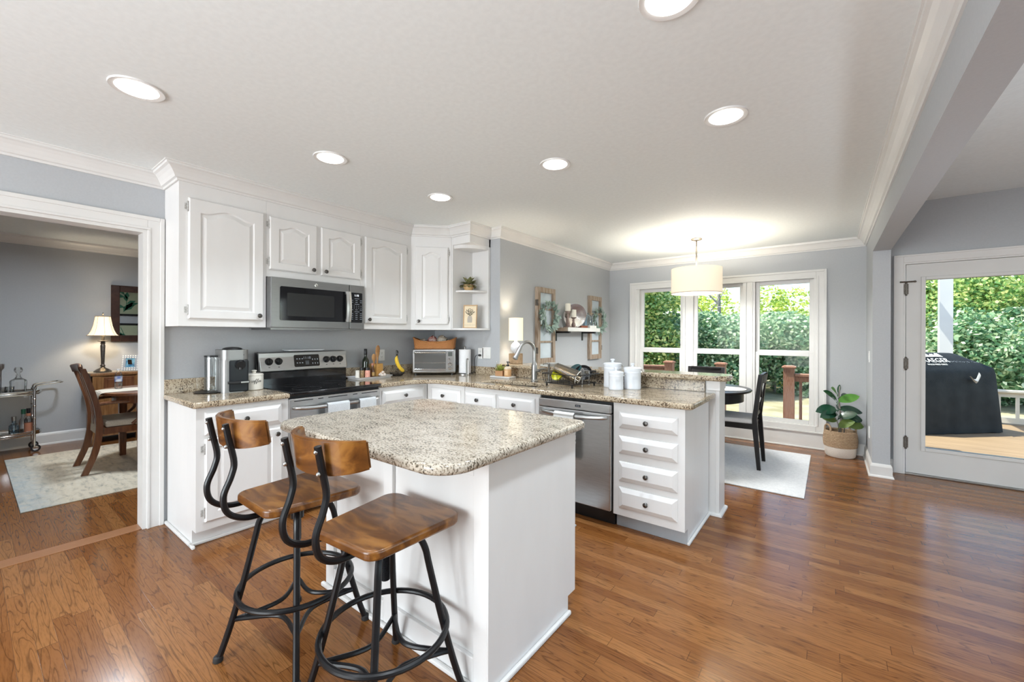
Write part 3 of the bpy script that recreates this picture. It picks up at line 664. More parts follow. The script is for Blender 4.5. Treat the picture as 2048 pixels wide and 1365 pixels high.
# ------------------------------------------------------------------ counters
t = thing('countertop', 'short tan granite countertop with backsplash left of the range', 'countertop', (0, 0, 0))
g = G(); g.slab([(-3.725, .843), (-3.10, .843), (-3.09, .853), (-3.09, 1.418), (-3.725, 1.418)], .875, .914, bev=.012); g.obj('slab', GRAN, t)
g = G(); g.box(-3.728, .845, .914, -3.705, 1.415, 1.015, b=.003); g.obj('backsplash', GRAN, t)
t = thing('countertop', 'long L-shaped tan granite countertop running past the sink to the peninsula end', 'countertop', (0, 0, 0))
inner = [(-3.09, 2.50), (-3.075, 2.58), (-3.03, 2.645), (-2.96, 2.69), (-2.87, 2.703)]
hole = [(-2.50, 2.815), (-1.90, 2.815), (-1.85, 2.86), (-1.85, 2.98), (-1.875, 3.02), (-1.93, 3.045), (-2.02, 3.06)] + [(-2.08 - .40 * sin(a * pi / 16), 2.96 + .13 * cos(a * pi / 16)) for a in range(0, 9)] + [(-2.52, 2.90), (-2.52, 2.84)]
g = G(); g.slab([(-3.725, 2.187), (-3.09, 2.187)] + inner + [(-.70, 2.703), (-.678, 2.712), (-.668, 2.735), (-.668, 3.355), (-.668, 3.36), (-2.737, 3.36), (-2.74, 3.38), (-3.725, 3.38)], .875, .914, [hole], bev=.011)
g.obj('slab', GRAN, t)
g = G(); g.box(-3.728, 2.19, .914, -3.705, 3.36, 1.015, b=.003); g.box(-3.705, 3.358, .914, -2.737, 3.381, 1.0, b=.003); g.box(-2.737, 3.375, .914, -.745, 3.398, 1.0, b=.002); g.obj('backsplash', GRAN, t)
g = G(); g.slab([(-2.735, 3.325), (-.66, 3.325), (-.60, 3.345), (-.575, 3.40), (-.575, 3.50), (-.60, 3.585), (-.66, 3.61), (-2.735, 3.61)], 1.003, 1.042, bev=.012)
one(g, 'granite_ledge', GRAN, 'raised narrow granite bar ledge along the back of the peninsula', 'bar ledge')
# island
t = thing('kitchen_island', 'white panelled kitchen island cabinet behind the bar stools', 'island', (-2.13, 1.185, 0))
g = G(); g.prism([(0, 0), (.57, 0), (.57, .09), (.618, .09), (.618, .875), (0, .875)], 0, 1.13, 'yz'); g.obj('carcass', WHITE, t)
g = G(); g.prism([(-.018, 0), (.57, 0), (.57, .085), (.638, .085), (.638, .874), (-.018, .874)], 1.1302, 1.136, 'yz'); g.obj('end_panel', WHITE, t)
g = G()
for q in ((0, 0, .075, .875), (.50, 0, .565, .875), (1.06, 0, 1.130, .875), (.075, .80, .50, .875), (.565, .80, 1.06, .875), (.075, 0, .50, .11), (.565, 0, 1.06, .11)): g.box(q[0], -.018, q[1], q[2], 0, q[3], b=.003)
g.obj('panel_frame', WHITE, t)
g = G(); g.box(-.018, -.038, 0, 1.154, -.018, .022, b=.007); g.box(1.136, -.017, 0, 1.154, .575, .022, b=.007); g.obj('shoe_molding', TRIM, t)
for i in range(3):
    front_panel(.03 + i * .36, .155, .36 + i * .36, .84, 'door', 0).xf(T(1.13, .618, 0) @ R(180)).obj('door', WHITE, t)
g = G(); g.slab(rrect(-2.165, .905, -.95, 1.875, [.12, .13, .05, .10], 8), .875, .914, bev=.015, seg=4)
one(g, 'island_countertop', GRANI, 'cream granite slab with rounded corners on the kitchen island', 'countertop')

# ------------------------------------------------------------------ sink, faucet
t = thing('sink', 'stainless undermount sink basin set in the long granite counter', 'sink', (-2.19, 2.94, 0))
g = G(); z = .874
A = [(hx + 2.19, hy - 2.94) for hx, hy in hole]
def lp(s, zz): return [g.bm.verts.new((x * s, y * s, zz)) for x, y in A]
Ls = [lp(1.05, z), lp(1.0, z), lp(.97, .80), lp(.93, .725), lp(.85, .715)]
for a, b in zip(Ls, Ls[1:]): g.bridge(a, b)
g.cap(Ls[-1]); g.obj('basin', STEEL, t)
g = G(); g.lathe([(.045, .002), (.04, .004), (.02, .003), (.001, .003)], (0, 0, .715), 20, cap=False); g.obj('drain', CHROME, t)
t = thing('faucet', 'tall brushed gooseneck pull-down faucet behind the sink', 'faucet', (-2.135, 3.14, .914))
g = G(); g.lathe([(.034, 0), (.034, .012), (.028, .02), (.026, .15), (.023, .16), (.017, .175), (.0145, .19)], (0, 0, 0), 20); g.obj('body', NICKEL, t)
pts = [(0, 0, .18), (0, 0, .27)] + [(-.022 * (1 - cos(a)) - .0, -.085 * (1 - cos(a)), .275 + .088 * sin(a)) for a in [i * pi / 14 for i in range(13)]] 
g = G(); g.tube(pts, .0145, 12); g.obj('gooseneck', NICKEL, t)
e = Vector(pts[-1]); dd = (e - Vector(pts[-2])).normalized()
g = G(); g.lathe([(.016, 0), (.019, .012), (.019, .085), (.023, .10), (.023, .115), (.018, .118)], e, 16, dd); g.obj('spray_head', NICKEL, t)
g = G(); g.cyl((.02, 0, .10), (.065, -.01, .105), .014, n=12); g.tube([(.06, -.01, .108), (.09, -.02, .125), (.15, -.035, .128)], [.008, .007, .005], 8); g.obj('lever_handle', NICKEL, t)
t = thing('soap_dispenser', 'slim metal pump of a built-in soap dispenser right of the faucet', 'soap dispenser', (-2.03, 3.22, .914))
g = G(); g.lathe([(.02, 0), (.02, .008), (.010, .012), (.009, .15), (.011, .155), (.011, .172), (.004, .175)], (0, 0, 0), 14); g.obj('pump', NICKEL, t)
g = G(); g.tube([(0, 0, .165), (-.02, -.05, .168), (-.02, -.06, .160)], .005, 8); g.obj('spout', NICKEL, t)

# ------------------------------------------------------------------ microwave (local x = world y)
t = thing('microwave', 'slate grey over-the-range microwave with black window beneath wall cabinets', 'microwave', (-3.33, 1.388, 1.385), 90)
W_, H_ = .788, .388
g = G(); g.box(0, .02, .0, W_, .395, H_); g.box(.01, .03, -.012, W_ - .01, .38, 0); g.obj('body', STEELD, t)
g = G(); g.box(0, 0, .004, .640, .022, H_, b=.004); d = g.obj('door', STEELD, t)
g = G(); g.prism(rrect(.064, .06, .605, .322, .012), -.004, .002, 'xz'); d2 = g.obj('window', BGLASS, d)
g = G(); g.prism(rrect(.115, .095, .50, .275, .01), -.0055, -.003, 'xz'); g.obj('window_screen', mat('dark_screen', (.015, .015, .015), .25), d)
g = G(); g.grid(lambda u, v: (.595 + .045 * u, -.030 - .012 * sin(pi * v) - .006 * sin(pi * u), .062 + .262 * v), 6, 14); g.grid(lambda u, v: (.595 + .045 * u, -.018 - .010 * sin(pi * v), .062 + .262 * v), 6, 14)
g.box(.60, -.03, .064, .635, 0, .085); g.box(.60, -.03, .300, .635, 0, .322); g.obj('handle', STEEL, d)
g = G(); g.lathe([(.014, 0), (.014, .003), (.011, .004), (.001, .004)], (.345, 0, .352), 24, (0, -1, 0)); lg = g.obj('round_emblem', CHROME, d)
g = G(); g.tube([(.345 + .008 * cos(a * .35) * (1 - a / 30), -.0042, .352 + .008 * sin(a * .35)) for a in range(18)], .0008, 5); g.obj('emblem_script', STEELD, lg)
g = G(); g.box(.645, 0, .004, W_, .022, H_, b=.004); cp = g.obj('control_panel', STEELD, t)
g = G(); g.prism(rrect(.650, .058, .765, .322, .008), -.003, .002, 'xz'); g.obj('keypad', BGLASS, cp)
text_mesh('1:18', .026, .0003, 'clock_digits', DIGIT, cp, T(.708, -.0045, .297) @ R(90, 'X'))
g = G(); random.seed(3)
for r_, nC in enumerate((1, 3, 3, 1, 5, 5, 3, 1, 3, 3, 3, 3)):
    zz = .268 - r_ * .0165
    for c_ in range(nC):
        if nC == 1: g.box(.690, -.0045, zz, .735, -.003, zz + .004)
        else:
            x = .664 + c_ * (.088 / (nC - 1)); q = .010 if nC == 3 else .003; g.box(x - q, -.0045, zz, x + q, -.003, zz + .0045)
g.obj('key_markings', DIGITD, cp)

# ------------------------------------------------------------------ range
t = thing('range', 'stainless freestanding electric range with black glass cooktop', 'range', (-3.10, 1.4205, 0), 90)
w = .762
g = G(); g.box(0, .03, .03, w, .60, .895); g.box(.02, .08, 0, w - .02, .58, .03); g.obj('body', BLACK, t)
g = G(); g.slab(rrect(-.002, -.025, w + .002, .565, .02, 3), .893, .917, bev=.008); ck = g.obj('cooktop', BGLASS, t)
g = G()
for x, y, r in ((.20, .15, .105), (.56, .15, .085), (.20, .42, .08), (.56, .42, .105)):
    g.lathe([(r, .9172), (r, .9176), (r - .004, .9176), (r - .004, .9172)], (x, y, 0), 36, cap=False)
g.obj('burner_ring', mat('burner_grey', (.035, .035, .035), .25), ck)
g = G(); g.box(0, -.005, .19, w, .03, .868, b=.006); od = g.obj('oven_door', STEEL, t)
g = G(); g.prism(rrect(.10, .36, w - .10, .69, .02), -.010, 0, 'xz'); g.obj('oven_window', BGLASS, od)
g = G()
for x0, x1 in ((.03, .17), (.21, .25), (.29, .45), (.50, .54), (.58, .73)): g.box(x0, -.0065, .846, x1, 0, .852)
g.obj('vent_slots', BLACK, od)
HY = -.062; HZ = .795
g = G(); g.tube(spl([(.03, -.005, HZ + .006), (.05, -.045, HZ + .006), (.13, HY, HZ), (.38, HY - .006, HZ - .002), (.63, HY, HZ), (.712, -.045, HZ + .006), (.732, -.005, HZ + .006)], 5), .013, 10); g.obj('handle', STEEL, od)
g = G(); g.box(.004, -.004, .035, w - .004, .03, .182, b=.006); g.obj('storage_drawer', STEEL, t)
g = G(); g.box(0, .535, .90, w, .60, 1.03); g.obj('guard_base', BGLASS, t)
BG = T(0, .505, 1.03) @ R(-12, 'X')
g = G(); g.box(0, 0, 0, w, .05, .165, b=.012, seg=3); g.xf(BG); g.box(.0, .53, 1.03, w, .60, 1.185, b=.004); bg = g.obj('backguard', STEEL, t)
g = G(); g.box(-.001, .56, 1.02, .001 + w, .603, 1.19, b=.004); g.obj('guard_shell', BLACK, bg)
g = G(); g.prism(rrect(.275, .03, .495, .135, .012), -.003, .003, 'xz'); g.xf(BG); g.obj('display', BGLASS, bg)
text_mesh('11:18', .03, .0003, 'clock_digits', DIGITD, bg, BG @ T(.385, -.0045, .105) @ R(90, 'X'))
g = G()
for i in range(3):
    for j in range(2):
        g.box(.295 + i * .022, -.0045, .06 + j * .035, .305 + i * .022, -.003, .068 + j * .035); g.box(.43 + i * .022, -.0045, .05 + j * .035, .436 + i * .022, -.003, .062 + j * .035)
for j in range(3): g.box(.37, -.0045, .05 + j * .012, .40, -.003, .053 + j * .012)
g.xf(BG); g.obj('button_marks', DIGITD, bg)
for x in (.075, .15, .56, .625, .69):
    g = G(); g.lathe([(.030, 0), (.030, .003), (.025, .005), (.0225, .026), (.018, .030), (.001, .030)], (x, 0, .085), 20, (0, -1, 0)); g.box(x - .005, -.038, .065, x + .005, -.01, .105, b=.002); g.xf(BG); k = g.obj('control_knob', BLACK, bg)
    g = G(); g.box(x - .006, -.0015, .036, x + .006, 0, .041); g.xf(BG); g.obj('knob_mark', BLACK, k)
# two towels over the oven handle
def towel(g, x0, x1, y, z, r, lf, lb, seed, n=10):
    random.seed(seed); ph = random.random() * 6
    prof = [(y - r, z - lf)] + [(y - r, z - lf * k) for k in (.75, .5, .25)] + [(y - r * cos(a), z + r * sin(a)) for a in [i * pi / 8 for i in range(9)]] + [(y + r, z - lb * k) for k in (.25, .5, .75, 1)]
    m = len(prof) - 1
    for off in (0, .004):
        def fn(u, v):
            i = min(int(v * m + 1e-6), m); py, pz = prof[i]; amp = .006 * min(1, max(0, z - pz) * 6)
            c = 1 if i < m / 2 else -1
            return (x0 + (x1 - x0) * u, py - c * (off + abs(amp * sin(u * 9 + ph))), pz + (off if abs(i - m / 2) < 5 else 0))
        g.grid(fn, n, m)
for y0, y1, lab, sd in ((1.665, 1.845, 'light grey terry towel on the oven handle, the one nearer the doorway', 1), (1.935, 2.085, 'light grey terry towel on the oven handle, the one nearer the sink', 2)):
    g = G(); towel(g, y0 - 1.4205, y1 - 1.4205, HY - .003, HZ, .018, .30, .22, sd)
    o = one(g, 'hand_towel', TOWEL, lab, 'towel', (-3.10, 1.4205, 0), 90, 'towels on the oven handle')
# dishwasher
t = thing('dishwasher', 'stainless dishwasher between the sink base and the drawer base', 'dishwasher', (-1.80, 2.735, 0))
g = G(); g.box(.004, .01, .10, .600, .58, .868); g.box(.02, .05, 0, .60, .58, .10); g.obj('tub', BLACK, t)
g = G(); g.box(.004, -.035, .118, .600, .01, .790, b=.006); g.box(.004, -.035, .793, .600, .01, .855, b=.006); d = g.obj('door', STEEL, t)
g = G(); g.tube(spl([(.035, -.034, .765), (.06, -.06, .762), (.16, -.082, .757), (.30, -.088, .755), (.44, -.082, .757), (.545, -.06, .762), (.57, -.034, .765)], 5), .0135, 10); g.obj('handle', STEEL, d)
g = G(); g.prism(rrect(.325, .815, .368, .832, .002, 2), -.0365, -.034, 'xz'); bd = g.obj('maker_badge', BLACK, d)
g = G()
for i in range(4): g.box(.333 + i * .008, -.0375, .820, .338 + i * .008, -.036, .827)
g.obj('badge_marks', DIGITD, bd)
g = G(); g.box(.02, .045, .012, .60, .05, .098); g.obj('toe_plate', BLACK, t)
def stripe_mat():
    m = bpy.data.materials.new('striped_tea_towel'); nt, b = nodes(m)
    tc = N(nt, 'ShaderNodeTexCoord'); sp = N(nt, 'ShaderNodeSeparateXYZ'); nt.links.new(tc.outputs['Object'], sp.inputs[0])
    mu = N(nt, 'ShaderNodeMath', operation='MULTIPLY'); mu.inputs[1].default_value = 22; fr = N(nt, 'ShaderNodeMath', operation='FRACT'); nt.links.new(sp.outputs[2], mu.inputs[0]); nt.links.new(mu.outputs[0], fr.inputs[0])
    nt.links.new(ramp(nt, fr.outputs[0], [(.55, (.74, .74, .72)), (.6, (.42, .40, .37)), (.85, (.42, .40, .37)), (.9, (.74, .74, .72))]), b.inputs['Base Color']); b.inputs['Roughness'].default_value = .95; return m
g = G(); towel(g, .185, .350, -.088, .757, .018, .34, .20, 5)
one(g, 'tea_towel', stripe_mat(), 'white and grey striped tea towel hanging on the dishwasher handle', 'towel', (-1.80, 2.735, 0))
g = G(); g.box(-2.25, 2.12, .001, -1.405, 2.60, .010, b=.003); one(g, 'kitchen_mat', MATG, 'grey kitchen mat on the floor before the dishwasher, mostly behind island', 'mat')

# ------------------------------------------------------------------ bar stools (local: sitter faces +y, back at -y)
def make_stool(label, loc, rz_base, rz_seat, group):
    t = thing('bar_stool', label, 'bar stool', loc, 0, group)
    B = R(rz_base); S = R(rz_seat)
    for i in range(4):
        a = radians(45 + 90 * i); d = Vector((cos(a), sin(a), 0))
        P = [(.03, .598), (.085, .600), (.120, .585), (.143, .545), (.158, .48), (.20, .30), (.245, .13), (.282, .015)]
        g = G(); g.tube(spl([d * r + Vector((0, 0, z)) for r, z in P], 5), .0125, 10); g.xf(B); lg = g.obj('leg', BMETAL, t)
        g = G(); e = d * .286; g.lathe([(.017, 0), (.019, .004), (.017, .02), (.012, .024)], (e.x, e.y, 0), 12); g.xf(B); g.obj('foot_glide', RUBBER, lg)
    g = G(); g.tube([Vector((.223 * cos(i * pi / 24), .223 * sin(i * pi / 24), .262)) for i in range(48)], .011, 10, closed=True); g.obj('foot_ring', BMETAL, t)
    for i in range(4):
        a = radians(45 + 90 * i); b = a + pi / 2; r = .243
        pa = Vector((r * cos(a), r * sin(a), .155)); pb = Vector((r * cos(b), r * sin(b), .155)); mid = (pa + pb) / 2
        g = G(); g.tube(spl([pa, pa * .78 + pb * .04 + Vector((0, 0, .155 * .18)), mid * .50 + Vector((0, 0, .155 * .50)), pb * .78 + pa * .04 + Vector((0, 0, .155 * .18)), pb], 6), .0095, 8); g.xf(B); g.obj('stretcher', BMETAL, t)
    g = G(); g.lathe([(.045, .60), (.045, .618)], (0, 0, 0), 24); g.cyl((0, 0, .535), (0, 0, .60), .026, n=20); g.obj('hub', BMETAL, t)
    g = G(); prof = []
    z = .44
    while z < .54: prof += [(.0165, z), (.0145, z + .002)]; z += .004
    g.lathe(prof, (0, 0, 0), 14); g.obj('screw_post', BMETAL, t)
    g = G(); g.slab([(x * (1 + .55 * y), y) for x, y in rrect(-.182, -.190, .182, .208, [.05, .05, .06, .06], 8)], .625, .660, bev=.010); 
    for v in g.bm.verts:
        if v.co.z > .65: v.co.z -= .006 * max(0, 1 - ((v.co.x / .17) ** 2 + (v.co.y / .19) ** 2))
    g.xf(S); g.obj('seat', SEATW, t)
    g = G(); g.box(-.11, -.12, .615, .11, -.10, .625); g.box(-.11, .10, .615, .11, .12, .625); g.xf(S); g.obj('seat_bracket', BMETAL, t)
    # bent back posts
    for x in (-.095, .095):
        P = [(x * 1.0, .02, .612), (x, -.10, .606), (x, -.185, .612), (x, -.243, .650), (x, -.257, .715), (x, -.232, .785), (x, -.222, .84), (x, -.240, .93), (x, -.252, .992)]
        g = G(); g.tube(spl(P, 6), .0115, 10); g.xf(S @ T(-.07, -.03, 0)); g.obj('back_post', BMETAL, t)
    # curved back board
    g = G(); n = 14; rows = []
    for i in range(n + 1):
        u = -1 + 2 * i / n; x = .195 * sin(u * 1.12) / sin(1.12); y = -.232 + .105 * (u * u) * .95
        zb = .885 + .022 * u * u; zt = 1.005 - .004 * u * u; lean = -.014
        nx = Vector((x, -.30 + (y + .232) * 1.0, 0)); tx = Vector((cos(u * .85), sin(u * .85), 0)); nr = Vector((-tx.y, tx.x, 0))
        th = .021
        rows.append([Vector((x, y, zb)), Vector((x, y + lean, zt)), Vector((x, y + lean, zt)) + nr * th, Vector((x, y, zb)) + nr * th])
    V = [[g.bm.verts.new(p) for p in r] for r in rows]
    for a, b in zip(V, V[1:]): g.bridge(a, b, True)
    g.cap(V[0][::-1]); g.cap(V[-1]); bmesh.ops.recalc_face_normals(g.bm, faces=g.bm.faces[:])
    es = [e for e in g.bm.edges if e.calc_face_angle(0) > .6]
    r = bmesh.ops.bevel(g.bm, geom=es, offset=.005, segments=2, affect='EDGES')
    g.xf(S @ T(-.07, -.03, 0)); bb = g.obj('back_board', SEATW, t)
    for x in (-.095, .095):
        for zz in (.905, .975):
            g = G(); g.sphere((x, -.257 + (.0 if zz > .95 else .008), zz), .008, 10, 6); g.xf(S @ T(-.07, -.03, 0)); g.obj('bolt', NICKEL, bb)
    return t
make_stool('black metal bar stool with wooden seat nearest the camera, in front of island', (-1.292, .935, 0), 0, 4, 'bar stools at the island')
make_stool('black metal bar stool with wooden seat farther left, by the base cabinet', (-1.855, .885, 0), 19, -1, 'bar stools at the island')

# ------------------------------------------------------------------ things on the left counter
CT = .9145
t = one(G().lathe([(.10, 0), (.115, .006), (.112, .008), (.095, .004), (.001, .004)], (0, 0, 0), 32, cap=False), 'round_tray', BLACK, 'flat round black tray under the clear canister on the left counter', 'tray', (-3.585, 1.095, CT))
t = thing('capsule_canister', 'tall clear canister with black lid beside the coffee machine', 'canister', (-3.60, 1.10, CT + .0045))
g = G(); g.lathe([(.050, 0), (.050, .25), (.047, .25), (.047, .006), (.001, .006)], (0, 0, 0), 28, cap=False); g.obj('glass_body', CLEAR, t)
g = G(); g.lathe([(.052, .25), (.052, .262), (.001, .262)], (0, 0, 0), 28, cap=False); g.lathe([(.052, .25), (.001, .25)], (0, 0, 0), 28, cap=False); g.obj('lid', BLACK, t)
g = G(); g.lathe([(.047, .12), (.047, .126), (.001, .126)], (0, 0, 0), 28, cap=False); g.obj('inner_shelf', CLEAR, t)
t = thing('coffee_machine', 'tall grey and black pod coffee machine on the left counter', 'coffee machine', (-3.535, 1.205, CT), 82)
TIT = mat('titan_grey_plastic', (.30, .30, .295), .38, .7)
g = G(); g.prism(rrect(-.088, -.10, .088, .155, .05, 6), 0, .235, smooth=False); g.obj('housing', TIT, t)
g = G(); g.prism(rrect(-.088, -.108, .088, .15, .05, 8), .24, .308); g.prism(rrect(-.084, -.10, .084, .145, .045, 8), .234, .24); g.obj('head', TIT, t)
g = G(); g.lathe([(.066, .308), (.060, .318), (.040, .326), (.001, .329)], (0, 0, 0), 28, cap=False); g.obj('lid_dome', BLACK, t)
g = G(); g.box(-.042, -.104, 0, .086, -.02, .236, b=.012); g.obj('front_cavity', mat('blue_black_gloss', (.010, .012, .015), .3, spec=.4), t)
g = G(); g.cyl((.03, -.10, .20), (.03, -.125, .195), .036, .030, 20); g.cyl((.03, -.115, .165), (.03, -.115, .18), .012, n=12); g.obj('brew_spout', BLACK, t)
g = G(); g.box(-.048, -.130, .062, .086, -.095, .082, b=.006); g.obj('cup_tray', BLACK, t)
g = G(); g.box(.03, -.1315, .068, .08, -.129, .078); g.obj('tray_badge', STEEL, t)
g = G()
for i in range(7): g.box(.0 + i * .008, -.107, .268, .005 + i * .008, -.1045, .274)
g.obj('small_lettering', BLACK, t)
t = thing('coffee_jar', 'cream ceramic jar with the word coffee beside the range', 'jar', (-3.505, 1.342, CT), 0)
g = G(); g.lathe([(.055, 0), (.061, .004), (.0625, .05), (.0625, .105), (.060, .110), (.001, .110)], (0, 0, 0), 36, cap=False); g.lathe([(.055, 0), (.001, 0)], (0, 0, 0), 36, cap=False); g.obj('body', CERAM, t)
g = G(); g.lathe([(.0635, .108), (.0635, .115), (.058, .122), (.02, .127), (.013, .128), (.013, .136), (.018, .141), (.018, .147), (.010, .150), (.001, .150)], (0, 0, 0), 36, cap=False); g.obj('lid', CERAM, t)
# cursive word wrapped on the jar
def cursive(word):
    S = {'c': [(.8, .75), (.45, 1), (.1, .7), (.1, .25), (.45, 0), (.95, .2)],
         'o': [(.5, 1), (.1, .75), (.1, .25), (.45, 0), (.85, .25), (.85, .75), (.5, 1), (1.05, .8)],
         'f': [(.0, .1), (.45, .9), (.75, 1.9), (.5, 2.1), (.3, 1.5), (.2, 0), (.05, -1.0), (.3, -.9), (.4, 0), (.85, .25)],
         'e': [(.05, .3), (.6, .55), (.7, .9), (.4, 1), (.15, .6), (.2, .15), (.5, 0), (1.0, .3)]}
    out = []; x = 0
    for ch in word: out += [(x + u, v) for u, v in S[ch]]; x += .95
    return out, x
pts, wd = cursive('coffee'); sc_ = .0125; R_ = .0632
g = G(); g.tube(spl([(R_ * cos(radians(-8) + (u + .25 * v - wd / 2) * sc_ / R_), R_ * sin(radians(-8) + (u + .25 * v - wd / 2) * sc_ / R_), .060 + v * sc_ * .95) for u, v in pts], 5), .0011, 5)
g.obj('coffee_lettering', BLACK, t)
one(G().slab(rrect(-.06, -.15, .06, .15, .02), 0, .006, bev=.002).slab(rrect(-.07, -.16, .07, .16, .025), .006, .013, bev=.003), 'spoon_rest', WCER, 'white rectangular dish lying on top of the range backguard', 'dish', (-3.665, 1.80, 1.195))

# ------------------------------------------------------------------ right of the range
g = G(); g.slab(rrect(-.10, -.19, .10, .19, .03), 0, .008, bev=.003)
rr = rrect(-.115, -.205, .115, .205, .035); r2 = rrect(-.10, -.19, .10, .19, .03)
a = [g.bm.verts.new((x, y, .006)) for x, y in r2]; b = [g.bm.verts.new((x, y, .020)) for x, y in rr]; c = [g.bm.verts.new((x * .985, y * .99, .020)) for x, y in rr]; d = [g.bm.verts.new((x * .98, y * .985, .008)) for x, y in r2]
g.bridge(a, b); g.bridge(b, c); g.bridge(c, d)
one(g, 'serving_tray', WCER, 'white rectangular tray with bottles and spoons right of the range', 'tray', (-3.585, 2.405, CT))
TZ = CT + .0085
t = thing('oil_bottle', 'tall dark green oil bottle standing on the white tray', 'bottle', (-3.64, 2.395, TZ))
g = G(); g.lathe([(.030, 0), (.033, .004), (.033, .145), (.030, .165), (.016, .19), (.0125, .20), (.0125, .215)], (0, 0, 0), 24); g.obj('glass', DGREEN, t)
g = G(); g.lathe([(.0145, .215), (.016, .22), (.016, .272), (.014, .275), (.001, .275)], (0, 0, 0), 18, cap=False); g.obj('cap', BLACK, t)
def spice_jar(lab, loc, m, h, r, lid=BLACK):
    t = thing('spice_jar', lab, 'jar', loc, 0, 'spice jars on the tray')
    g = G(); g.lathe([(r * .9, 0), (r, .004), (r, h * .68), (r * .9, h * .74)], (0, 0, 0), 18); g.obj('filled_glass', m, t)
    g = G(); g.lathe([(r * .95, h * .74), (r * .97, h), (.001, h)], (0, 0, 0), 18, cap=False); g.obj('lid', lid, t)
spice_jar('black-lidded spice jar with brown spice on the white tray', (-3.575, 2.315, TZ), SPICE, .098, .024)
spice_jar('black-lidded spice jar with pink salt on the white tray', (-3.53, 2.345, TZ), PINK, .098, .024)
t = thing('salt_shaker', 'pale pink shaker at the front end of the white tray', 'shaker', (-3.575, 2.265, TZ))
g = G(); g.lathe([(.020, 0), (.021, .003), (.019, .05), (.020, .068), (.016, .074), (.001, .076)], (0, 0, 0), 18, cap=False); g.lathe([(.020, 0), (.001, 0)], (0, 0, 0), 18, cap=False); g.obj('body', CERAM, t)
t = thing('sauce_bottle', 'small brown bottle with pale cap and diamond label on the white tray', 'bottle', (-3.545, 2.41, TZ))
g = G(); g.lathe([(.019, 0), (.022, .003), (.022, .06), (.018, .08), (.012, .09), (.012, .115)], (0, 0, 0), 18); g.obj('glass', AMBER, t)
g = G(); g.lathe([(.0135, .115), (.0135, .137), (.001, .138)], (0, 0, 0), 14, cap=False); g.obj('cap', COPPERL, t)
g = G(); g.grid(lambda u, v: (.0226 * cos(-.9 + 1.2 * u), .0226 * sin(-.9 + 1.2 * u), .015 + .035 * v), 8, 1); g.obj('label', mat('gold_label', (.45, .28, .10), .5), t)
t = thing('utensil_holder', 'square bamboo utensil holder with wooden spoons on white tray', 'utensil holder', (-3.615, 2.50, TZ), 12)
g = G()
for q in ((-.045, -.045, .045, -.037), (-.045, .037, .045, .045), (-.045, -.037, -.037, .037), (.037, -.037, .045, .037)): g.box(q[0], q[1], 0, q[2], q[3], .125)
g.box(-.045, -.045, 0, .045, .045, .008); g.obj('box', BAMBOO, t)
def spoon(lab, bx, by, tx, ty, L, w, wb):
    g = G(); d = Vector((tx - bx, ty - by, L)).normalized()
    P0 = Vector((bx, by, .01)); q = [P0 + d * (L * k) for k in (0, .45, .58, .66, .78, .90, .97, 1)]; rad = [.005, .0055, .007, .016, w, w * .95, w * .6, .004]
    rings = []
    for p, r in zip(q, rad):
        rings.append([g.bm.verts.new(p + Vector((.25 * r * cos(i * pi / 6) if r > .008 else r * cos(i * pi / 6), r * sin(i * pi / 6), 0))) for i in range(12)])
    for a, b in zip(rings, rings[1:]): g.bridge(a, b)
    g.cap(rings[0][::-1]); g.cap(rings[-1]); one(g, 'wooden_spoon', SPOON, lab, 'spoon', (-3.615, 2.50, TZ), 12, 'wooden spoons in the bamboo holder')
spoon('tallest wooden spoon standing upright in the bamboo holder', .0, .0, .01, .012, .30, .031, 0)
spoon('wooden spoon leaning right behind the tallest one in bamboo holder', .01, .012, -.02, .035, .275, .030, 0)
spoon('shorter wooden spoon leaning left in the bamboo holder', -.01, -.015, .0, -.035, .215, .030, 0)
random.seed(11)
for i, (dx, dy, dz, r) in enumerate(((0, 0, 0, .022), (.03, .035, 0, .020), (-.01, .045, 0, .019), (.015, .022, .026, .018), (.045, .0, 0, .017))):
    g = G(); g.lathe([(.001, -r * .6), (r * .8, -r * .3), (r, 0), (r * .75, r * .35), (r * .5, r * .7), (r * .2, r * 1.1), (.001, r * 1.3)], (0, 0, 0), 12, (random.uniform(-1, 1), random.uniform(-1, 1), .5))
    labs = ('pale seashell at the left of the pile on the white tray', 'pale seashell at the right of the pile on the white tray', 'pale seashell at the back of the pile on the white tray', 'topmost pale seashell of the pile on the white tray', 'pale seashell at the front edge of the pile on white tray')
    one(g, 'seashell', SHELL, labs[i], 'seashell', (-3.545 + dx * .6, 2.50 + dy, TZ + r * .75 + dz), 0, 'seashells on the tray')
t = thing('banana_stand', 'black wire banana stand with a shallow basket base left of toaster oven', 'banana stand', (-3.545, 2.70, CT))
g = G()
for r, z in ((.075, .03), (.06, .012), (.045, .004)): g.tube([(r * cos(i * pi / 16), r * sin(i * pi / 16), z) for i in range(32)], .0025, 6, closed=True)
for k in range(20):
    a = k * pi / 10; g.tube([(.02 * cos(a), .02 * sin(a), .004), (.05 * cos(a), .05 * sin(a), .006), (.078 * cos(a), .078 * sin(a), .034)], .0017, 5)
g.obj('wire_basket', BMETAL, t)
g = G()
for s_ in (-.012, .012): g.tube(spl([(-.04, s_ + .03, .005), (-.045, s_ + .03, .12), (-.04, s_ * .6 + .028, .235), (-.01, s_ * .4, .262), (.02, -.005, .25), (.028, -.018, .225), (.022, -.022, .212)], 5), .003, 6)
g.obj('hook', BMETAL, t)
t = thing('banana', 'single yellow banana hanging from the black wire stand', 'banana', (-3.52, 2.68, CT))
P = spl([(.0, -.0, .205), (.006, -.012, .185), (.018, -.016, .15), (.028, .0, .105), (.03, .028, .072), (.028, .055, .052), (.026, .066, .046)], 4)
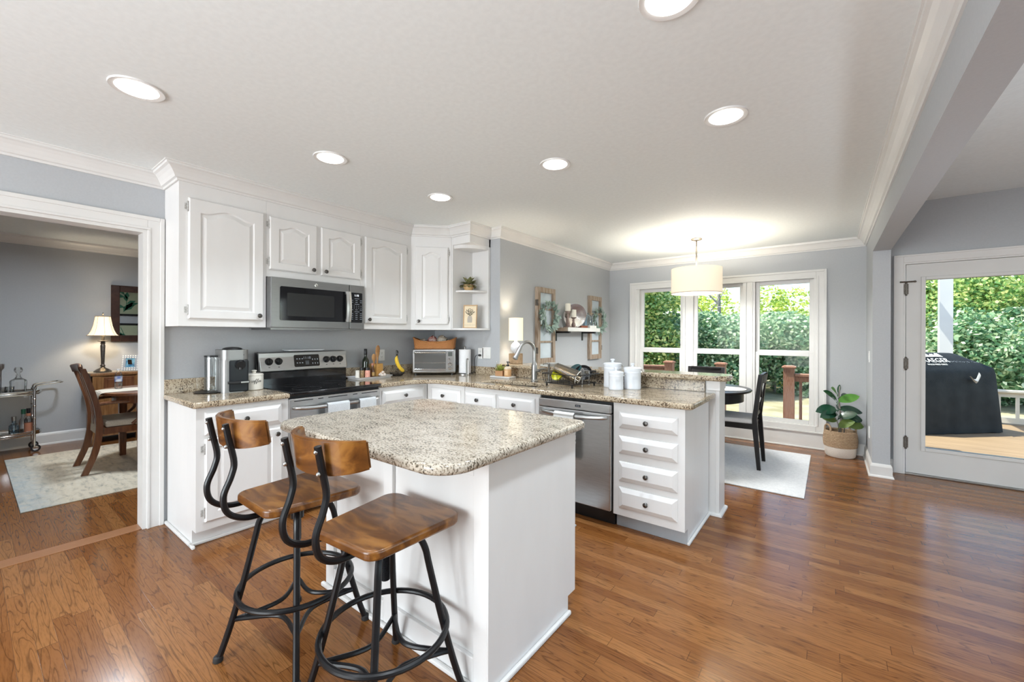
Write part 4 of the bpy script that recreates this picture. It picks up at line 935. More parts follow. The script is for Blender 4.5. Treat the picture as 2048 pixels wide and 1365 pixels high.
n_ = len(P); g = G(); g.tube(P, [(.006 if i < 3 else .0185 * min(1, (.35 + i * .11)) * min(1, (.25 + (n_ - 1 - i) * .16))) for i in range(n_)], 8); g.obj('peel', YELLOW, t)
g = G(); g.sphere(P[-1], .006, 8, 5); g.cyl(P[0], P[0] + Vector((-.004, .004, .018)), .005, .006, 8); g.obj('tips', mat('banana_tip', (.10, .07, .02), .7), t)
# toaster oven across the corner
ov = Vector((-3.305, 2.985, CT)); OA = 43
t = thing('toaster_oven', 'stainless countertop toaster oven set diagonally in the corner', 'toaster oven', ov, OA)
g = G(); g.box(-.225, .004, .018, .225, .30, .275, b=.014, seg=3)
g.obj('body', STEEL, t)
for q in ((-.19, .03), (.19, .03), (-.19, .27), (.19, .27)): G().cyl((q[0], q[1], 0), (q[0], q[1], .02), .014, n=12).obj('foot', BLACK, t)
g = G(); g.box(-.218, -.006, .026, .218, .01, .268, b=.008); fp = g.obj('front_plate', STEEL, t)
g = G(); g.prism(rrect(-.20, .045, .125, .255, .006), -.010, -.004, 'xz'); dd = g.obj('door', mat('oven_glass_grey', (.17, .17, .165), .12, .4, coat=.3), t)
g = G(); g.box(-.20, -.016, .045, .125, -.008, .068, b=.002); g.obj('door_rail', CHROME, dd)
g = G(); g.box(-.195, -.013, .128, .12, -.0095, .132); g.obj('rack', CHROME, dd)
g = G(); g.tube(spl([(-.198, -.01, .235), (-.194, -.035, .238), (-.16, -.04, .238), (.085, -.04, .238), (.119, -.035, .238), (.123, -.01, .235)], 4), .0085, 10); g.obj('handle', CHROME, dd)
g = G(); g.box(.148, -.009, .20, .192, -.005, .245); g.obj('lcd', mat('grey_lcd', (.10, .11, .10), .3), fp)
for z, r in ((.165, .011), (.118, .0185), (.078, .0185)):
    g = G(); g.lathe([(r * 1.15, 0), (r * 1.15, .004), (r, .006), (r * .92, .022), (.001, .023)], (.168 if r > .012 else .158, -.005, z), 20, (0, -1, 0)); g.obj('dial', CHROME, fp)
# wicker basket on it
t = thing('wicker_basket', 'orange wicker tray basket with dipped rim on the toaster oven', 'basket', ov + Vector((0, 0, .2765)), OA)
def rim(u): return .062 + .042 * abs(sin(pi * (u + .5))) ** 1.6 * 1
g = G(); bw, bd = .215, .125
def bfn(s):
    def f(u, v):
        a = 2 * pi * u; cx, sy = cos(a), sin(a); k = (abs(cx) ** 4 + abs(sy) ** 4) ** -.25
        top = .070 + .045 * abs(cx * k) ** 3; e = 1 + .06 * v + .006 * sin(u * 2 * pi * 46) * s
        return (bw * cx * k * e * (.95 if s < 0 else 1), .16 + bd * sy * k * e * (.95 if s < 0 else 1), .001 + top * v)
    return f
g.grid(bfn(1), 96, 8); g.grid(bfn(-1), 96, 8); g.box(-.20, .05, 0, .20, .27, .008)
g.tube([bfn(1)(i / 60, 1) for i in range(60)], .007, 7, closed=True); g.obj('weave', WICKER, t)
for k, (x, y, r, m, lab) in enumerate(((-.03, .16, .055, mat('red_plastic_bag', (.25, .03, .03), .25, col2=(.5, .35, .3), sc=25), 'crumpled red and clear snack bag in the wicker basket'), (.075, .165, .062, mat('tan_bread_bag', (.30, .24, .18), .25, col2=(.5, .45, .38), sc=25), 'crumpled tan bread bag in the wicker basket'), (-.13, .15, .045, mat('clear_wrap_bag', (.42, .30, .22), .3, col2=(.6, .52, .45), sc=30), 'low crumpled wrapper at left end of wicker basket'))):
    random.seed(k); g = G(); g.sphere((0, 0, 0), (r, r * .9, r), 14, 10)
    for v in g.bm.verts: v.co *= 1 + random.uniform(-.16, .16)
    p = R(OA) @ Vector((x, y, .055 + .012 + (.012 if k < 2 else -.008))); one(g, 'food_bag', m, lab, 'food bag', ov + Vector((0, 0, .2765)) + p, 0)
t = thing('paper_towel_holder', 'white paper towel roll on upright steel holder beside toaster oven', 'paper towel', (-3.125, 3.265, CT), 38)
g = G(); g.lathe([(.078, 0), (.078, .008), (.06, .014), (.001, .014)], (0, 0, 0), 32, cap=False); g.cyl((0, 0, .01), (0, 0, .285), .007, n=10); g.sphere((0, 0, .292), .012); g.obj('base', NICKEL, t)
g = G(); g.lathe([(.064, .018), (.064, .268), (.02, .268), (.02, .018), (.064, .018)], (0, 0, 0), 36, cap=False); g.obj('paper_roll', PAPER, t)
g = G(); g.tube(spl([(.025, -.074, .005), (.025, -.076, .15), (.035, -.077, .172), (.045, -.074, .15), (.046, -.072, .005)], 6), .006, 8); g.prism(rrect(.022, .008, .048, .15, .01), -.073, -.069, 'xz'); g.obj('tension_arm', NICKEL, t)
# wall plates
def outlet(lab, loc, rz, plug=False):
    t = thing('wall_outlet', lab, 'outlet', loc, rz, 'duplex wall outlets')
    g = G(); g.prism(rrect(-.036, -.058, .036, .058, .006), -.006, 0, 'xz'); g.obj('cover_plate', PLATE, t)
    for s_ in (-.020, .020):
        g = G(); g.prism(rrect(-.017, s_ - .014, .017, s_ + .014, .008), -.008, -.005, 'xz'); o = g.obj('socket', PLATE, t)
        g = G(); g.box(-.008, -.0085, s_ - .001, -.0055, -.0075, s_ + .008); g.box(.0055, -.0085, s_ - .001, .008, -.0075, s_ + .008); g.cyl((0, -.0085, s_ - .007), (0, -.0075, s_ - .007), .0025, n=8); g.obj('slots', BLACK, o)
outlet('white wall outlet behind the utensil holder right of range', (-3.729, 2.64, 1.125), 90)
outlet('white wall outlet with black plug between paper towels and switch', (-2.998, 3.382, 1.14), 0)
t = thing('light_switch', 'white two-gang rocker light switch plate above the counter backsplash', 'light switch', (-2.915, 3.382, 1.148), 0)
g = G(); g.prism(rrect(-.058, -.06, .058, .06, .006), -.006, 0, 'xz'); g.obj('cover_plate', PLATE, t)
for s_ in (-.023, .023):
    g = G(); g.box(s_ - .016, -.010, -.033, s_ + .016, -.005, .033, b=.002); g.obj('rocker', PLATE, t)
t = thing('power_cord', 'black plug and cord running from the outlet down to the counter', 'power cord', (-2.998, 3.382, 1.12), 0)
g = G(); g.box(-.014, -.030, -.012, .014, -.0095, .012, b=.005); g.obj('plug', BLACK, t)
g = G(); g.tube(spl([(-.005, -.028, 0), (-.03, -.045, -.004), (-.05, -.045, -.05), (-.055, -.04, -.13), (-.06, -.045, -.18), (-.11, -.06, -.2018), (-.14, -.05, -.2018)], 6), .0035, 7); g.obj('cable', BLACK, t)
# soap tray group by the sink
g = G(); g.slab(rrect(-.125, -.055, .125, .055, .008), 0, .016, bev=.003); one(g, 'soap_tray', STONE, 'rectangular grey marble tray behind the sink with soap and plant', 'tray', (-2.585, 3.245, CT))
SZ = CT + .0165
t = thing('glass_bottle', 'slim clear glass bottle at the left end of the marble tray', 'bottle', (-2.672, 3.265, SZ))
g = G(); g.lathe([(.018, 0), (.019, .004), (.019, .085), (.010, .105), (.009, .13), (.011, .135)], (0, 0, 0), 18); g.obj('glass', CLEAR, t)
t = thing('succulent_planter', 'small wooden box planter with yellow-green succulent on the marble tray', 'plant', (-2.61, 3.235, SZ), 8)
g = G(); g.box(-.042, -.03, 0, .042, .03, .055, b=.003); g.obj('box', mat('light_copper_wood', (.50, .27, .13), .5), t)
random.seed(5); g = G()
for i in range(70):
    a = random.uniform(0, 2 * pi); el = random.uniform(.2, 1.4); d = Vector((cos(a) * cos(el), sin(a) * cos(el), sin(el))); leaf(g, (random.uniform(-.03, .03), random.uniform(-.02, .02), .05), d, (0, 0, 1), random.uniform(.04, .075), .016, .1, .2, 3)
g.obj('leaves', LEAFY, t)
t = thing('soap_bottle', 'round tan soap bottle with black pump on the marble tray', 'soap dispenser', (-2.515, 3.235, SZ))
g = G(); g.lathe([(.034, 0), (.036, .004), (.036, .075), (.033, .088), (.016, .099), (.014, .102)], (0, 0, 0), 24); g.obj('bottle', mat('tan_soap', (.62, .36, .17), .3, coat=.3), t)
g = G(); g.lathe([(.037, .074), (.0335, .089), (.016, .0995)], (0, 0, 0), 24, cap=False); g.obj('shoulder', mat('clear_beige', (.66, .56, .42), .3), t)
g = G(); g.cyl((0, 0, .10), (0, 0, .118), .015, n=16); g.cyl((0, 0, .118), (0, 0, .14), .006, n=8); g.box(-.012, -.008, .138, .012, .008, .147, b=.002); g.tube([(.0, 0, .143), (.03, -.01, .143), (.033, -.011, .135)], .0045, 7); g.obj('pump', BLACK, t)
g = G(); g.grid(lambda u, v: (.0365 * cos(-2.3 + 1.4 * u), .0365 * sin(-2.3 + 1.4 * u), .015 + .045 * v), 10, 1); lb = g.obj('label', mat('tan_label', (.70, .45, .24), .6), t)
g = G()
for j, (a, b) in enumerate(((-2.0, -1.3), (-2.1, -1.2), (-1.9, -1.4), (-2.05, -1.25))): g.grid(lambda u, v, a=a, b=b, j=j: (.0368 * cos(a + (b - a) * u), .0368 * sin(a + (b - a) * u), .05 - j * .009 + (.004 if j == 0 else .002) * v), 8, 1)
g.obj('label_lines', mat('pale_label_ink', (.80, .62, .42), .6), lb)
# dish rack
t = thing('dish_rack', 'black wire dish rack with flared ends on the peninsula counter', 'dish rack', (-1.73, 3.085, CT), -10)
hx, hy, hh = .155, .165, .105
g = G()
for z, e in ((.028, 0), (.105, .022)): g.tube([(x, y, z) for x, y in rrect(-hx - e, -hy - e * .6, hx + e, hy + e * .6, .03, 4)], .0035, 6, closed=True)
g.obj('rims', BMETAL, t)
g = G()
for k in range(15):
    x = -hx + .012 + k * (2 * hx - .024) / 14; g.tube([(x, -hy, .028), (x, hy, .028)], .0016, 5)
for k in range(17):
    y = -hy + .01 + k * (2 * hy - .02) / 16
    for s_ in (-1, 1): g.tube([(s_ * hx, y, .028), (s_ * (hx + .022), y * 1.05, .105)], .0018, 5)
for k in range(5):
    x = -hx + .03 + k * (2 * hx - .06) / 4
    for s_ in (-1, 1): g.tube([(x, s_ * hy, .028), (x, s_ * (hy + .013), .105)], .0018, 5)
for k in range(9):
    y = -hy + .05 + k * .022; g.tube([(-.02, y, .028), (-.02, y, .062), (-.016, y, .066), (-.012, y, .062), (-.012, y, .028)], .0016, 5)
g.obj('wires', BMETAL, t)
for sx in (-1, 1):
    for sy in (-1, 1):
        g = G(); g.cyl((sx * (hx - .02), sy * (hy - .02), 0), (sx * (hx - .02), sy * (hy - .02), .028), .006, .008, 10); g.obj('foot', BLACK, t)
rk = Vector((-1.73, 3.085, CT))
g = G(); g.lathe([(.03, 0), (.055, .008), (.065, .04), (.066, .05), (.062, .05), (.055, .02), (.001, .012)], (0, 0, 0), 28, cap=False); g.xf(Matrix.Scale(.72, 4) @ R(60, 'X') @ T(0, 0, -.02)); one(g, 'lime_bowl', LIME, 'lime-yellow bowl lying at the left end of dish rack', 'bowl', rk + Vector((-.09, -.06, .082)))
t = thing('clear_pitcher', 'smoky clear plastic pitcher lying tilted in the dish rack', 'pitcher', rk + Vector((-.01, -.045, .112)), 6)
Q = R(110, 'Y') @ T(0, 0, -.11)
g = G(); g.lathe([(.001, .0), (.040, .0), (.045, .006), (.058, .22), (.055, .22), (.042, .012), (.001, .008)], (0, 0, 0), 28, cap=False); g.xf(Q); g.obj('body', FROST, t)
g = G(); g.tube([(.0565 * cos(i * pi / 16), .0565 * sin(i * pi / 16), .22) for i in range(32)], .0035, 6, closed=True); g.xf(Q); g.obj('rim', mat('clear_rim', (.70, .68, .64), .2), t)
g = G(); g.lathe([(.001, .0), (.08, .002), (.11, .014), (.112, .018), (.08, .008), (.001, .006)], (0, 0, 0), 36, cap=False); g.xf(Matrix.Scale(.72, 4) @ R(-20, 'Z') @ R(52, 'X')); one(g, 'teal_plate', TEAL, 'dark teal plate standing in the dish rack', 'plate', rk + Vector((.0, .075, .105)))
t = thing('frying_pan', 'black frying pan leaning at the back of dish rack', 'pan', rk + Vector((.075, .085, .098)), 25)
g = G(); g.lathe([(.001, 0), (.060, 0), (.074, .022), (.072, .022), (.058, .004), (.001, .004)], (0, 0, 0), 36, cap=False); g.xf(R(55, 'X')); g.obj('pan_body', BLACK, t)
g = G(); g.tube([(.06, -.01, .02), (.085, -.01, .026), (.105, -.02, .024)], .008, 8); g.obj('handle', BLACK, t)
for i, (x, y, lab) in enumerate(((.12, -.02, 'steel whisk standing at right end of dish rack'), (.135, .03, 'steel ladle standing at right end of dish rack'))):
    g = G()
    if i == 0:
        for k in range(5): a = k * pi / 5; g.tube(spl([(0, 0, .0), (.018 * cos(a), .018 * sin(a), .04), (0, 0, .075), (-.018 * cos(a), -.018 * sin(a), .04), (0, 0, 0)], 4), .0012, 5)
        g.cyl((0, 0, -.08), (0, 0, 0), .005, n=8)
    else: g.lathe([(.001, .02), (.02, .028), (.026, .05), (.024, .05), (.001, .03)], (0, 0, 0), 16, cap=False); g.cyl((.02, 0, -.07), (.022, 0, .045), .004, n=8)
    one(g, 'kitchen_utensil', NICKEL, lab, 'utensil', rk + Vector((x, y, .082)))
# three canisters
def canister(lab, loc, r, h, rz):
    t = thing('tin_canister', lab, 'canister', loc, rz, 'white tin canisters')
    g = G(); g.lathe([(r * .97, 0), (r, .004), (r, .012), (r * .985, .018), (r * .985, h * .80), (r, h * .82), (r, h * .845), (r * .985, h * .86), (r * .985, h)], (0, 0, 0), 36); g.obj('body', WCER, t)
    g = G(); g.lathe([(r * 1.0, h * .90), (r * 1.03, h), (r * 1.03, h + .008), (r * .9, h + .014), (r * .25, h + .018), (r * .16, h + .02), (r * .15, h + .028), (r * .26, h + .036), (r * .24, h + .045), (.001, h + .048)], (0, 0, 0), 36, cap=False); g.obj('lid', WCER, t)
    g = G(); g.grid(lambda u, v: ((r + .0012) * cos(-1.9 + .65 * u), (r + .0012) * sin(-1.9 + .65 * u), h * (.50 + .16 * v)), 8, 1); g.obj('embossed_plaque', mat('embossed_white', (.62, .64, .67), .3), t)
    g = G(); g.tube(spl([(r, 0, h * .97), (r + .012, 0, h * .93), (r + .012, 0, h * .88), (r, 0, h * .84)], 4), .003, 6); g.obj('clasp', CHROME, t)
canister('smallest white lidded tin canister, in front of the other two', (-1.330, 3.095, CT), .057, .128, 40)
canister('medium white lidded tin canister at right of the three on peninsula', (-1.244, 3.216, CT), .066, .158, 40)
canister('tallest white lidded tin canister behind the smallest on peninsula', (-1.422, 3.238, CT), .072, .185, 40)
# bar ledge
t = thing('table_lamp', 'small lit lamp with tall drum shade on the bar ledge by wall', 'lamp', (-2.60, 3.48, 1.0425), 10)
g = G(); g.box(-.055, -.055, 0, .055, .055, .105, b=.003); g.obj('wood_base', mat('rustic_block_wood', (.30, .19, .10), .6, col2=(.42, .29, .17), sc=30), t)
g = G(); g.lathe([(.02, .105), (.028, .112), (.052, .14), (.058, .165), (.05, .195), (.028, .215), (.018, .222), (.016, .24)], (0, 0, 0), 28); g.obj('ceramic_body', WCER, t)
g = G(); g.cyl((0, 0, .23), (0, 0, .30), .006, n=8); g.obj('stem', NICKEL, t)
g = G(); g.lathe([(.074, .24), (.074, .475)], (0, 0, 0), 36, cap=False); g.lathe([(.071, .475), (.071, .24)], (0, 0, 0), 36, cap=False); g.obj('drum_shade', SHADE2, t, rec=False)
light('table_lamp_bulb', 'POINT', (0, 0, .36), 12.0, (1, .88, .70), parent=t, soft=.03)
g = G(); g.lathe([(.03, 0), (.035, .004), (.06, .02), (.065, .024), (.06, .024), (.03, .008), (.001, .008)], (0, 0, 0), 32, cap=False); one(g, 'white_bowl', WCER, 'shallow white bowl on the bar ledge behind the soap pump', 'bowl', (-2.16, 3.49, 1.0425))
# corner shelf items
t = thing('small_potted_plant', 'small variegated plant in a tan bowl on the corner shelf', 'plant', (-3.03, 3.22, 1.8035))
g = G(); g.lathe([(.028, 0), (.04, .006), (.058, .04), (.056, .062), (.05, .062), (.045, .05), (.001, .05)], (0, 0, 0), 28, cap=False); g.obj('bowl', mat('tan_pot', (.55, .33, .13), .4, col2=(.66, .45, .22), sc=25), t)
random.seed(9); g = G()
for i in range(60):
    a = random.uniform(0, 2 * pi); el = random.uniform(-.1, 1.4); d = Vector((cos(a) * cos(el), sin(a) * cos(el), sin(el))); b0 = Vector((0, 0, .055)) + d * random.uniform(.01, .045)
    leaf(g, b0, d, (0, 0, 1), random.uniform(.055, .085), .046, .35, .1, 3)
g.obj('leaves', LEAFP, t)
t = thing('botanical_print', 'small framed print of a leafy stem in a vase on lowest corner shelf', 'framed print', (-2.985, 3.19, 1.4085), 22)
LN = R(-5, 'X')
g = G()
for q in ((-.075, 0, -.067, .245), (.067, 0, .075, .245), (-.067, 0, .067, .009), (-.067, .236, .067, .245)): g.box(q[0], -.008, q[1], q[2], .008, q[3])
g.xf(LN); g.obj('frame', mat('light_oak_frame', (.50, .33, .18), .5), t)
g = G(); g.box(-.068, 0, .008, .068, .004, .237); g.xf(LN); pr = g.obj('print_paper', PINKP, t)
g = G(); g.prism([(-.028, .06), (.022, .06), (.024, .10), (.018, .125), (.012, .13), (-.016, .13), (-.024, .125), (-.03, .10)], -.0015, 0, 'xz'); g.xf(LN); g.obj('printed_vase', GREYP, pr)
random.seed(4); g = G()
for k in range(6):
    a = radians(35 + k * 22); P = [Vector((-.002, -.001, .13)), Vector((-.002 + .03 * cos(a), -.001, .13 + .035 * sin(a))), Vector((-.002 + .055 * cos(a * 1.05), -.001, .135 + .07 * sin(a)))]
    g.tube(P, .0012, 4)
    for j in range(7):
        t_ = .25 + j * .12; p = P[0].lerp(P[2], min(1, t_)); q = a + random.choice((-1, 1)) * .8
        e = p + Vector((.013 * cos(q), 0, .013 * sin(q))); m_ = (p + e) / 2; s_ = Vector((-sin(q), 0, cos(q))) * .0035; g.quad(p, m_ + s_, e, m_ - s_)
g.xf(LN); g.obj('printed_stem', INK, pr)
text_mesh('home sweet home', .0155, .0002, 'printed_words', GREYP, pr, LN @ T(0, -.001, .035) @ R(90, 'X'), .35)

# ------------------------------------------------------------------ breakfast nook
AW = -2.737
def old_window(lab, y0, y1, hinge_left):
    t = thing('reclaimed_window_frame', lab, 'wall decor', (AW + .002, y0, 1.0), 90, 'old window frames on the wall'); w = y1 - y0; h = .905
    g = G(); g.box(0, -.042, 0, .055, 0, h); g.box(w - .055, -.042, 0, w, 0, h); g.box(.055, -.042, 0, w - .055, 0, .065); g.box(.055, -.042, h - .06, w - .055, 0, h)
    g.obj('frame', OAK, t)
    g = G()
    for k in (1, 2, 3): z = .065 + k * (h - .125) / 4; g.box(.055, -.034, z - .011, w - .055, -.008, z + .011)
    g.obj('muntins', OAK, t)
    g = G(); g.box(.05, -.018, .06, w - .05, -.014, h - .055); g.obj('pane', mat('milky_blue_pane', (.60, .68, .74), .1, coat=.5), t)
    hx = -.001 if hinge_left else w + .001
    for z in (.16, .72):
        g = G(); g.box(hx - .003, -.040, z - .035, hx + .003, -.010, z + .035); g.cyl((hx, -.043, z - .035), (hx, -.043, z + .035), .005, n=8); g.obj('hinge', BRONZE, t)
    return t
old_window('tall weathered wooden window frame with wreath nearest the faucet', 4.03, 4.42, True)
old_window('weathered wooden window frame with wreath nearest the room corner', 5.36, 5.735, False)
def wreath(lab, y, z, r, seed):
    t = thing('eucalyptus_wreath', lab, 'wreath', (AW + .055, y, z), 90, 'eucalyptus wreaths'); random.seed(seed)
    g = G(); g.tube([(r * .8 * cos(i * pi / 16), 0, r * .8 * sin(i * pi / 16)) for i in range(32)], .006, 6, closed=True); g.obj('vine_ring', OAK, t)
    g = G()
    for i in range(120):
        a = random.uniform(0, 2 * pi); q = a + random.choice((1, 1, 1, -1)) * random.uniform(.3, 1.5); rr = r * random.uniform(.62, .95)
        d = Vector((cos(q), random.uniform(-.8, .05), sin(q))); leaf(g, (rr * cos(a), random.uniform(-.035, .0), rr * sin(a)), d, (0, -1, 0), random.uniform(.06, .11), random.uniform(.02, .034), .15, .1, 3)
    for v in g.bm.verts: v.co.y = min(v.co.y, .008)
    g.obj('leaves', LEAFE, t)
wreath('grey-green eucalyptus wreath hanging on the frame nearest the faucet', 4.24, 1.565, .165, 1)
wreath('grey-green eucalyptus wreath hanging on the frame nearest the room corner', 5.60, 1.56, .165, 2)
t = thing('floating_shelf', 'floating wooden wall shelf on black brackets between the old window frames', 'shelf', (AW + .002, 4.44, 1.388), 90)
g = G(); g.box(0, -.205, .002, .88, 0, .047, b=.002); g.obj('board', OAK, t)
g = G(); g.box(0, -.214, 0, .88, -.2055, .049, b=.002); g.obj('white_front_edge', TRIM, t)
for x in (.06, .76):
    g = G(); g.box(x - .018, -.20, -.022, x + .018, 0, 0); g.box(x - .018, -.006, -.12, x + .018, 0, 0); g.obj('bracket', BMETAL, t)
SH_ = 1.436
t = one(G().lathe([(.001, .0), (.10, .0), (.108, .006), (.152, .016), (.155, .02), (.150, .02), (.105, .010), (.001, .004)], (0, 0, 0), 40, cap=False).xf(R(8, 'X') @ R(90, 'X')), 'silver_charger', STRIPE, 'round silver charger plate leaning on the wall shelf behind candles', 'plate', (-2.615, 4.76, SH_ + .158), 50)
def candle(lab, x, y, h):
    t = thing('candle_holder', lab, 'candle holder', (x, y, SH_ + .001), 0, 'candle holders on the wall shelf')
    g = G(); g.box(-.035, -.035, 0, .035, .035, .015); g.lathe([(.022, .015), (.028, .03), (.024, h * .35), (.014, h * .55), (.018, h * .72), (.012, h * .82), (.036, h * .97), (.038, h)], (0, 0, 0), 20); g.obj('turned_stem', mat('greywashed_wood', (.17, .11, .09), .6, col2=(.30, .23, .20), sc=30), t)
    o = G().lathe([(.034, h + .001), (.034, h + .095), (.03, h + .092), (.001, h + .092)], (0, 0, 0), 24, cap=False); g = o; g.cyl((0, 0, h + .09), (0, 0, h + .10), .0015, n=6)
    one(g, 'pillar_candle', WAX, lab.replace('turned grey wooden candle holder', 'ivory pillar candle on the holder'), 'candle', (x, y, SH_ + .001), 0, 'pillar candles on the wall shelf')
candle('taller turned grey wooden candle holder in front of the silver charger', -2.600, 4.565, .205)
candle('shorter turned grey wooden candle holder in front of the silver charger', -2.575, 4.665, .130)
one(G().box(-.06, -.09, 0, .06, .09, .03, b=.003), 'book', mat('rust_book_cover', (.20, .05, .02), .6), 'closed rust brown book lying on the wall shelf beside charger', 'book', (-2.63, 4.955, SH_ + .001), 0)
one(G().box(-.075, -.10, 0, .075, .10, .035, b=.003), 'book', mat('white_book_cover', (.74, .73, .70), .6), 'closed white book under the wire cloche on the wall shelf', 'book', (-2.62, 5.16, SH_ + .001), 0)
t = thing('glass_cloche', 'domed pale blue glass cloche on the white book on the wall shelf', 'cloche', (-2.62, 5.15, SH_ + .037))
g = G(); g.lathe([(.062, 0), (.062, .09), (.05, .125), (.028, .145), (.008, .15), (.008, .158), (.014, .166), (.008, .174), (.001, .175)], (0, 0, 0), 28, cap=False); g.obj('dome', BLUEG, t)
g = G()
for k in range(10): a = k * pi / 5; g.tube([(.064 * cos(a), .064 * sin(a), .0), (.064 * cos(a), .064 * sin(a), .09), (.051 * cos(a), .051 * sin(a), .127), (.028 * cos(a), .028 * sin(a), .147)], .002, 5)
g.obj('wire_ribs', NICKEL, t)
# rug, table, chairs
g = G(); g.box(-2.25, 4.17, .001, -.160, 5.725, .010, b=.003); one(g, 'area_rug', RUGN, 'pale grey woven rug under the breakfast table and black chairs', 'rug')
t = thing('breakfast_table', 'round black breakfast table with pale wooden legs before the windows', 'table', (-1.215, 5.02, .011))
g = G(); g.lathe([(.54, .725), (.562, .732), (.568, .742), (.562, .752), (.55, .755), (.001, .755)], (0, 0, 0), 64, cap=False); g.lathe([(.54, .725), (.001, .725)], (0, 0, 0), 64, cap=False); g.obj('table_top', BWOOD, t)
g = G(); g.lathe([(.49, .625), (.49, .725), (.47, .725), (.47, .625), (.49, .625)], (0, 0, 0), 64, cap=False); g.obj('apron', BWOOD, t)
g = G(); g.lathe([(.07, .16), (.085, .20), (.05, .30), (.06, .45), (.05, .60), (.12, .66)], (0, 0, 0), 24); g.obj('pedestal', BWOOD, t)
for a in (60, 150, 240, 330):
    a = radians(a); g = G(); g.tube(spl([(.04 * cos(a), .04 * sin(a), .20), (.14 * cos(a), .14 * sin(a), .17), (.27 * cos(a), .27 * sin(a), .028)], 5), .025, 8); g.obj('leg', BWOOD, t)
def placemat(lab, a):
    a = radians(a); x, y = -1.215 + .34 * cos(a), 5.02 + .34 * sin(a)
    g = G(); g.lathe([(.185, 0), (.187, .003), (.184, .006), (.001, .006)], (0, 0, 0), 48, cap=False)
    for k in range(48): q = k * 2 * pi / 48; g.sphere((.187 * cos(q), .187 * sin(q), .004), .004, 6, 4)
    one(g, 'placemat', mat('grey_flecked_placemat', (.50, .49, .46), .9, col2=(.66, .65, .62), sc=90), lab, 'placemat', (x, y, .7668), 0, 'round placemats')
placemat('round grey flecked placemat at the side of table nearest the drawer base', -8); placemat('round grey flecked placemat on the window side of table', 95)
def make_chair(lab, loc, rz):
    t = thing('dining_chair', lab, 'chair', loc, rz, 'black chairs at the breakfast table')
    g = G(); g.prism([(-.205, -.02), (.205, -.02), (.225, -.43), (-.225, -.43)], .395, .445); g.obj('seat_rail', BWOOD, t)
    g = G(); g.slab([(-.203, -.03), (.203, -.03), (.228, -.435), (-.228, -.435)], .445, .495, bev=.022, seg=4); g.obj('seat_cushion', SEATF, t)
    for s_ in (-1, 1):
        g = G(); P = [(-.062, 0), (-.020, .0), (.006, .45), (.004, .60), (.045, .93), (.010, .945), (-.035, .60), (-.038, .45)]
        P = [(.005, 0), (.038, 0), (.012, .40), (.005, .50), (.048, .90), (.05, .945), (.016, .945), (-.038, .50), (-.035, .40)]
        g.prism(P, s_ * .19 - .018, s_ * .19 + .018, 'yz'); g.obj('back_leg', BWOOD, t)
        g = G(); g.prism([(-.42, 0), (-.395, 0), (-.38, .40), (-.425, .40)], s_ * .20 - .02, s_ * .20 + .02, 'yz'); g.obj('front_leg', BWOOD, t)
    g = G(); g.grid(lambda u, v: (-.175 + .35 * u, .022 + .018 * v + .02 * sin(pi * u), .855 + .09 * v), 10, 2); g.grid(lambda u, v: (-.175 + .35 * u, .042 + .012 * v + .02 * sin(pi * u), .855 + .09 * v), 10, 2)
    g.box(-.175, .024, .93, .175, .052, .948, b=.004); g.obj('top_rail', BWOOD, t)
    g = G(); g.box(-.175, -.03, .515, .175, -.008, .55); g.obj('lower_rail', BWOOD, t)
    for s_ in (-1, 1):
        g = G(); g.tube(spl([(s_ * .165, -.018, .55), (s_ * .05, .012, .66), (-s_ * .05, .022, .75), (-s_ * .165, .034, .87)], 5), .012, 6); g.obj('cross_slat', BWOOD, t)
    return t
ch = make_chair('black side chair with grey seat standing sideways right of the table', (-.572, 4.95, .011), -90)
dup(ch, (-1.21, 5.52, .011), 0, 'black chair at window side, only its top rail showing above bar')
# floor plant
t = thing('potted_fig', 'artificial fiddle leaf fig in a two-tone woven basket by the window', 'plant', (.10, 5.92, 0))
g = G(); g.lathe([(.001, .003), (.125, .003), (.138, .02), (.145, .10), (.148, .115)], (0, 0, 0), 40, cap=False); g.obj('white_basket_band', JUTEW, t)
g = G(); g.lathe([(.148, .115), (.152, .18), (.146, .27), (.142, .29), (.134, .29), (.138, .20), (.135, .12)], (0, 0, 0), 40, cap=False)
for k in range(11): g.tube([((.150 - .0006 * abs(k - 4) ** 1.6) * cos(i * pi / 20), (.150 - .0006 * abs(k - 4) ** 1.6) * sin(i * pi / 20), .122 + k * .0158) for i in range(40)], .0085, 6, closed=True)
bk = g.obj('basket', JUTE, t)
for s_, u in ((-1, 35), (1, 35)):
    a = radians(u); g = G(); c = Vector((s_ * .135 * cos(a), s_ * .135 * sin(a), .28)); tv = Vector((-sin(a), cos(a), 0))
    g.tube(spl([c - tv * .045, c - tv * .04 + Vector((0, 0, .05)), c + Vector((0, 0, .075)), c + tv * .04 + Vector((0, 0, .05)), c + tv * .045], 4), .010, 7); g.obj('handle', JUTE, bk)
g = G(); g.lathe([(.134, .235), (.001, .245)], (0, 0, 0), 24, cap=False); g.obj('soil', SOIL, t)
g = G(); g.tube(spl([(0, 0, .22), (.005, 0, .42), (-.012, 0, .62), (-.005, 0, .78)], 4), [.009] * 8 + [.007] * 5, 7); g.tube(spl([(.03, -.01, .22), (.04, -.02, .34), (.07, -.03, .44)], 4), .006, 6); g.tube(spl([(-.01, .02, .22), (-.02, -.03, .36), (-.06, -.06, .46)], 4), .006, 6); g.obj('stem', TRUNK, t)
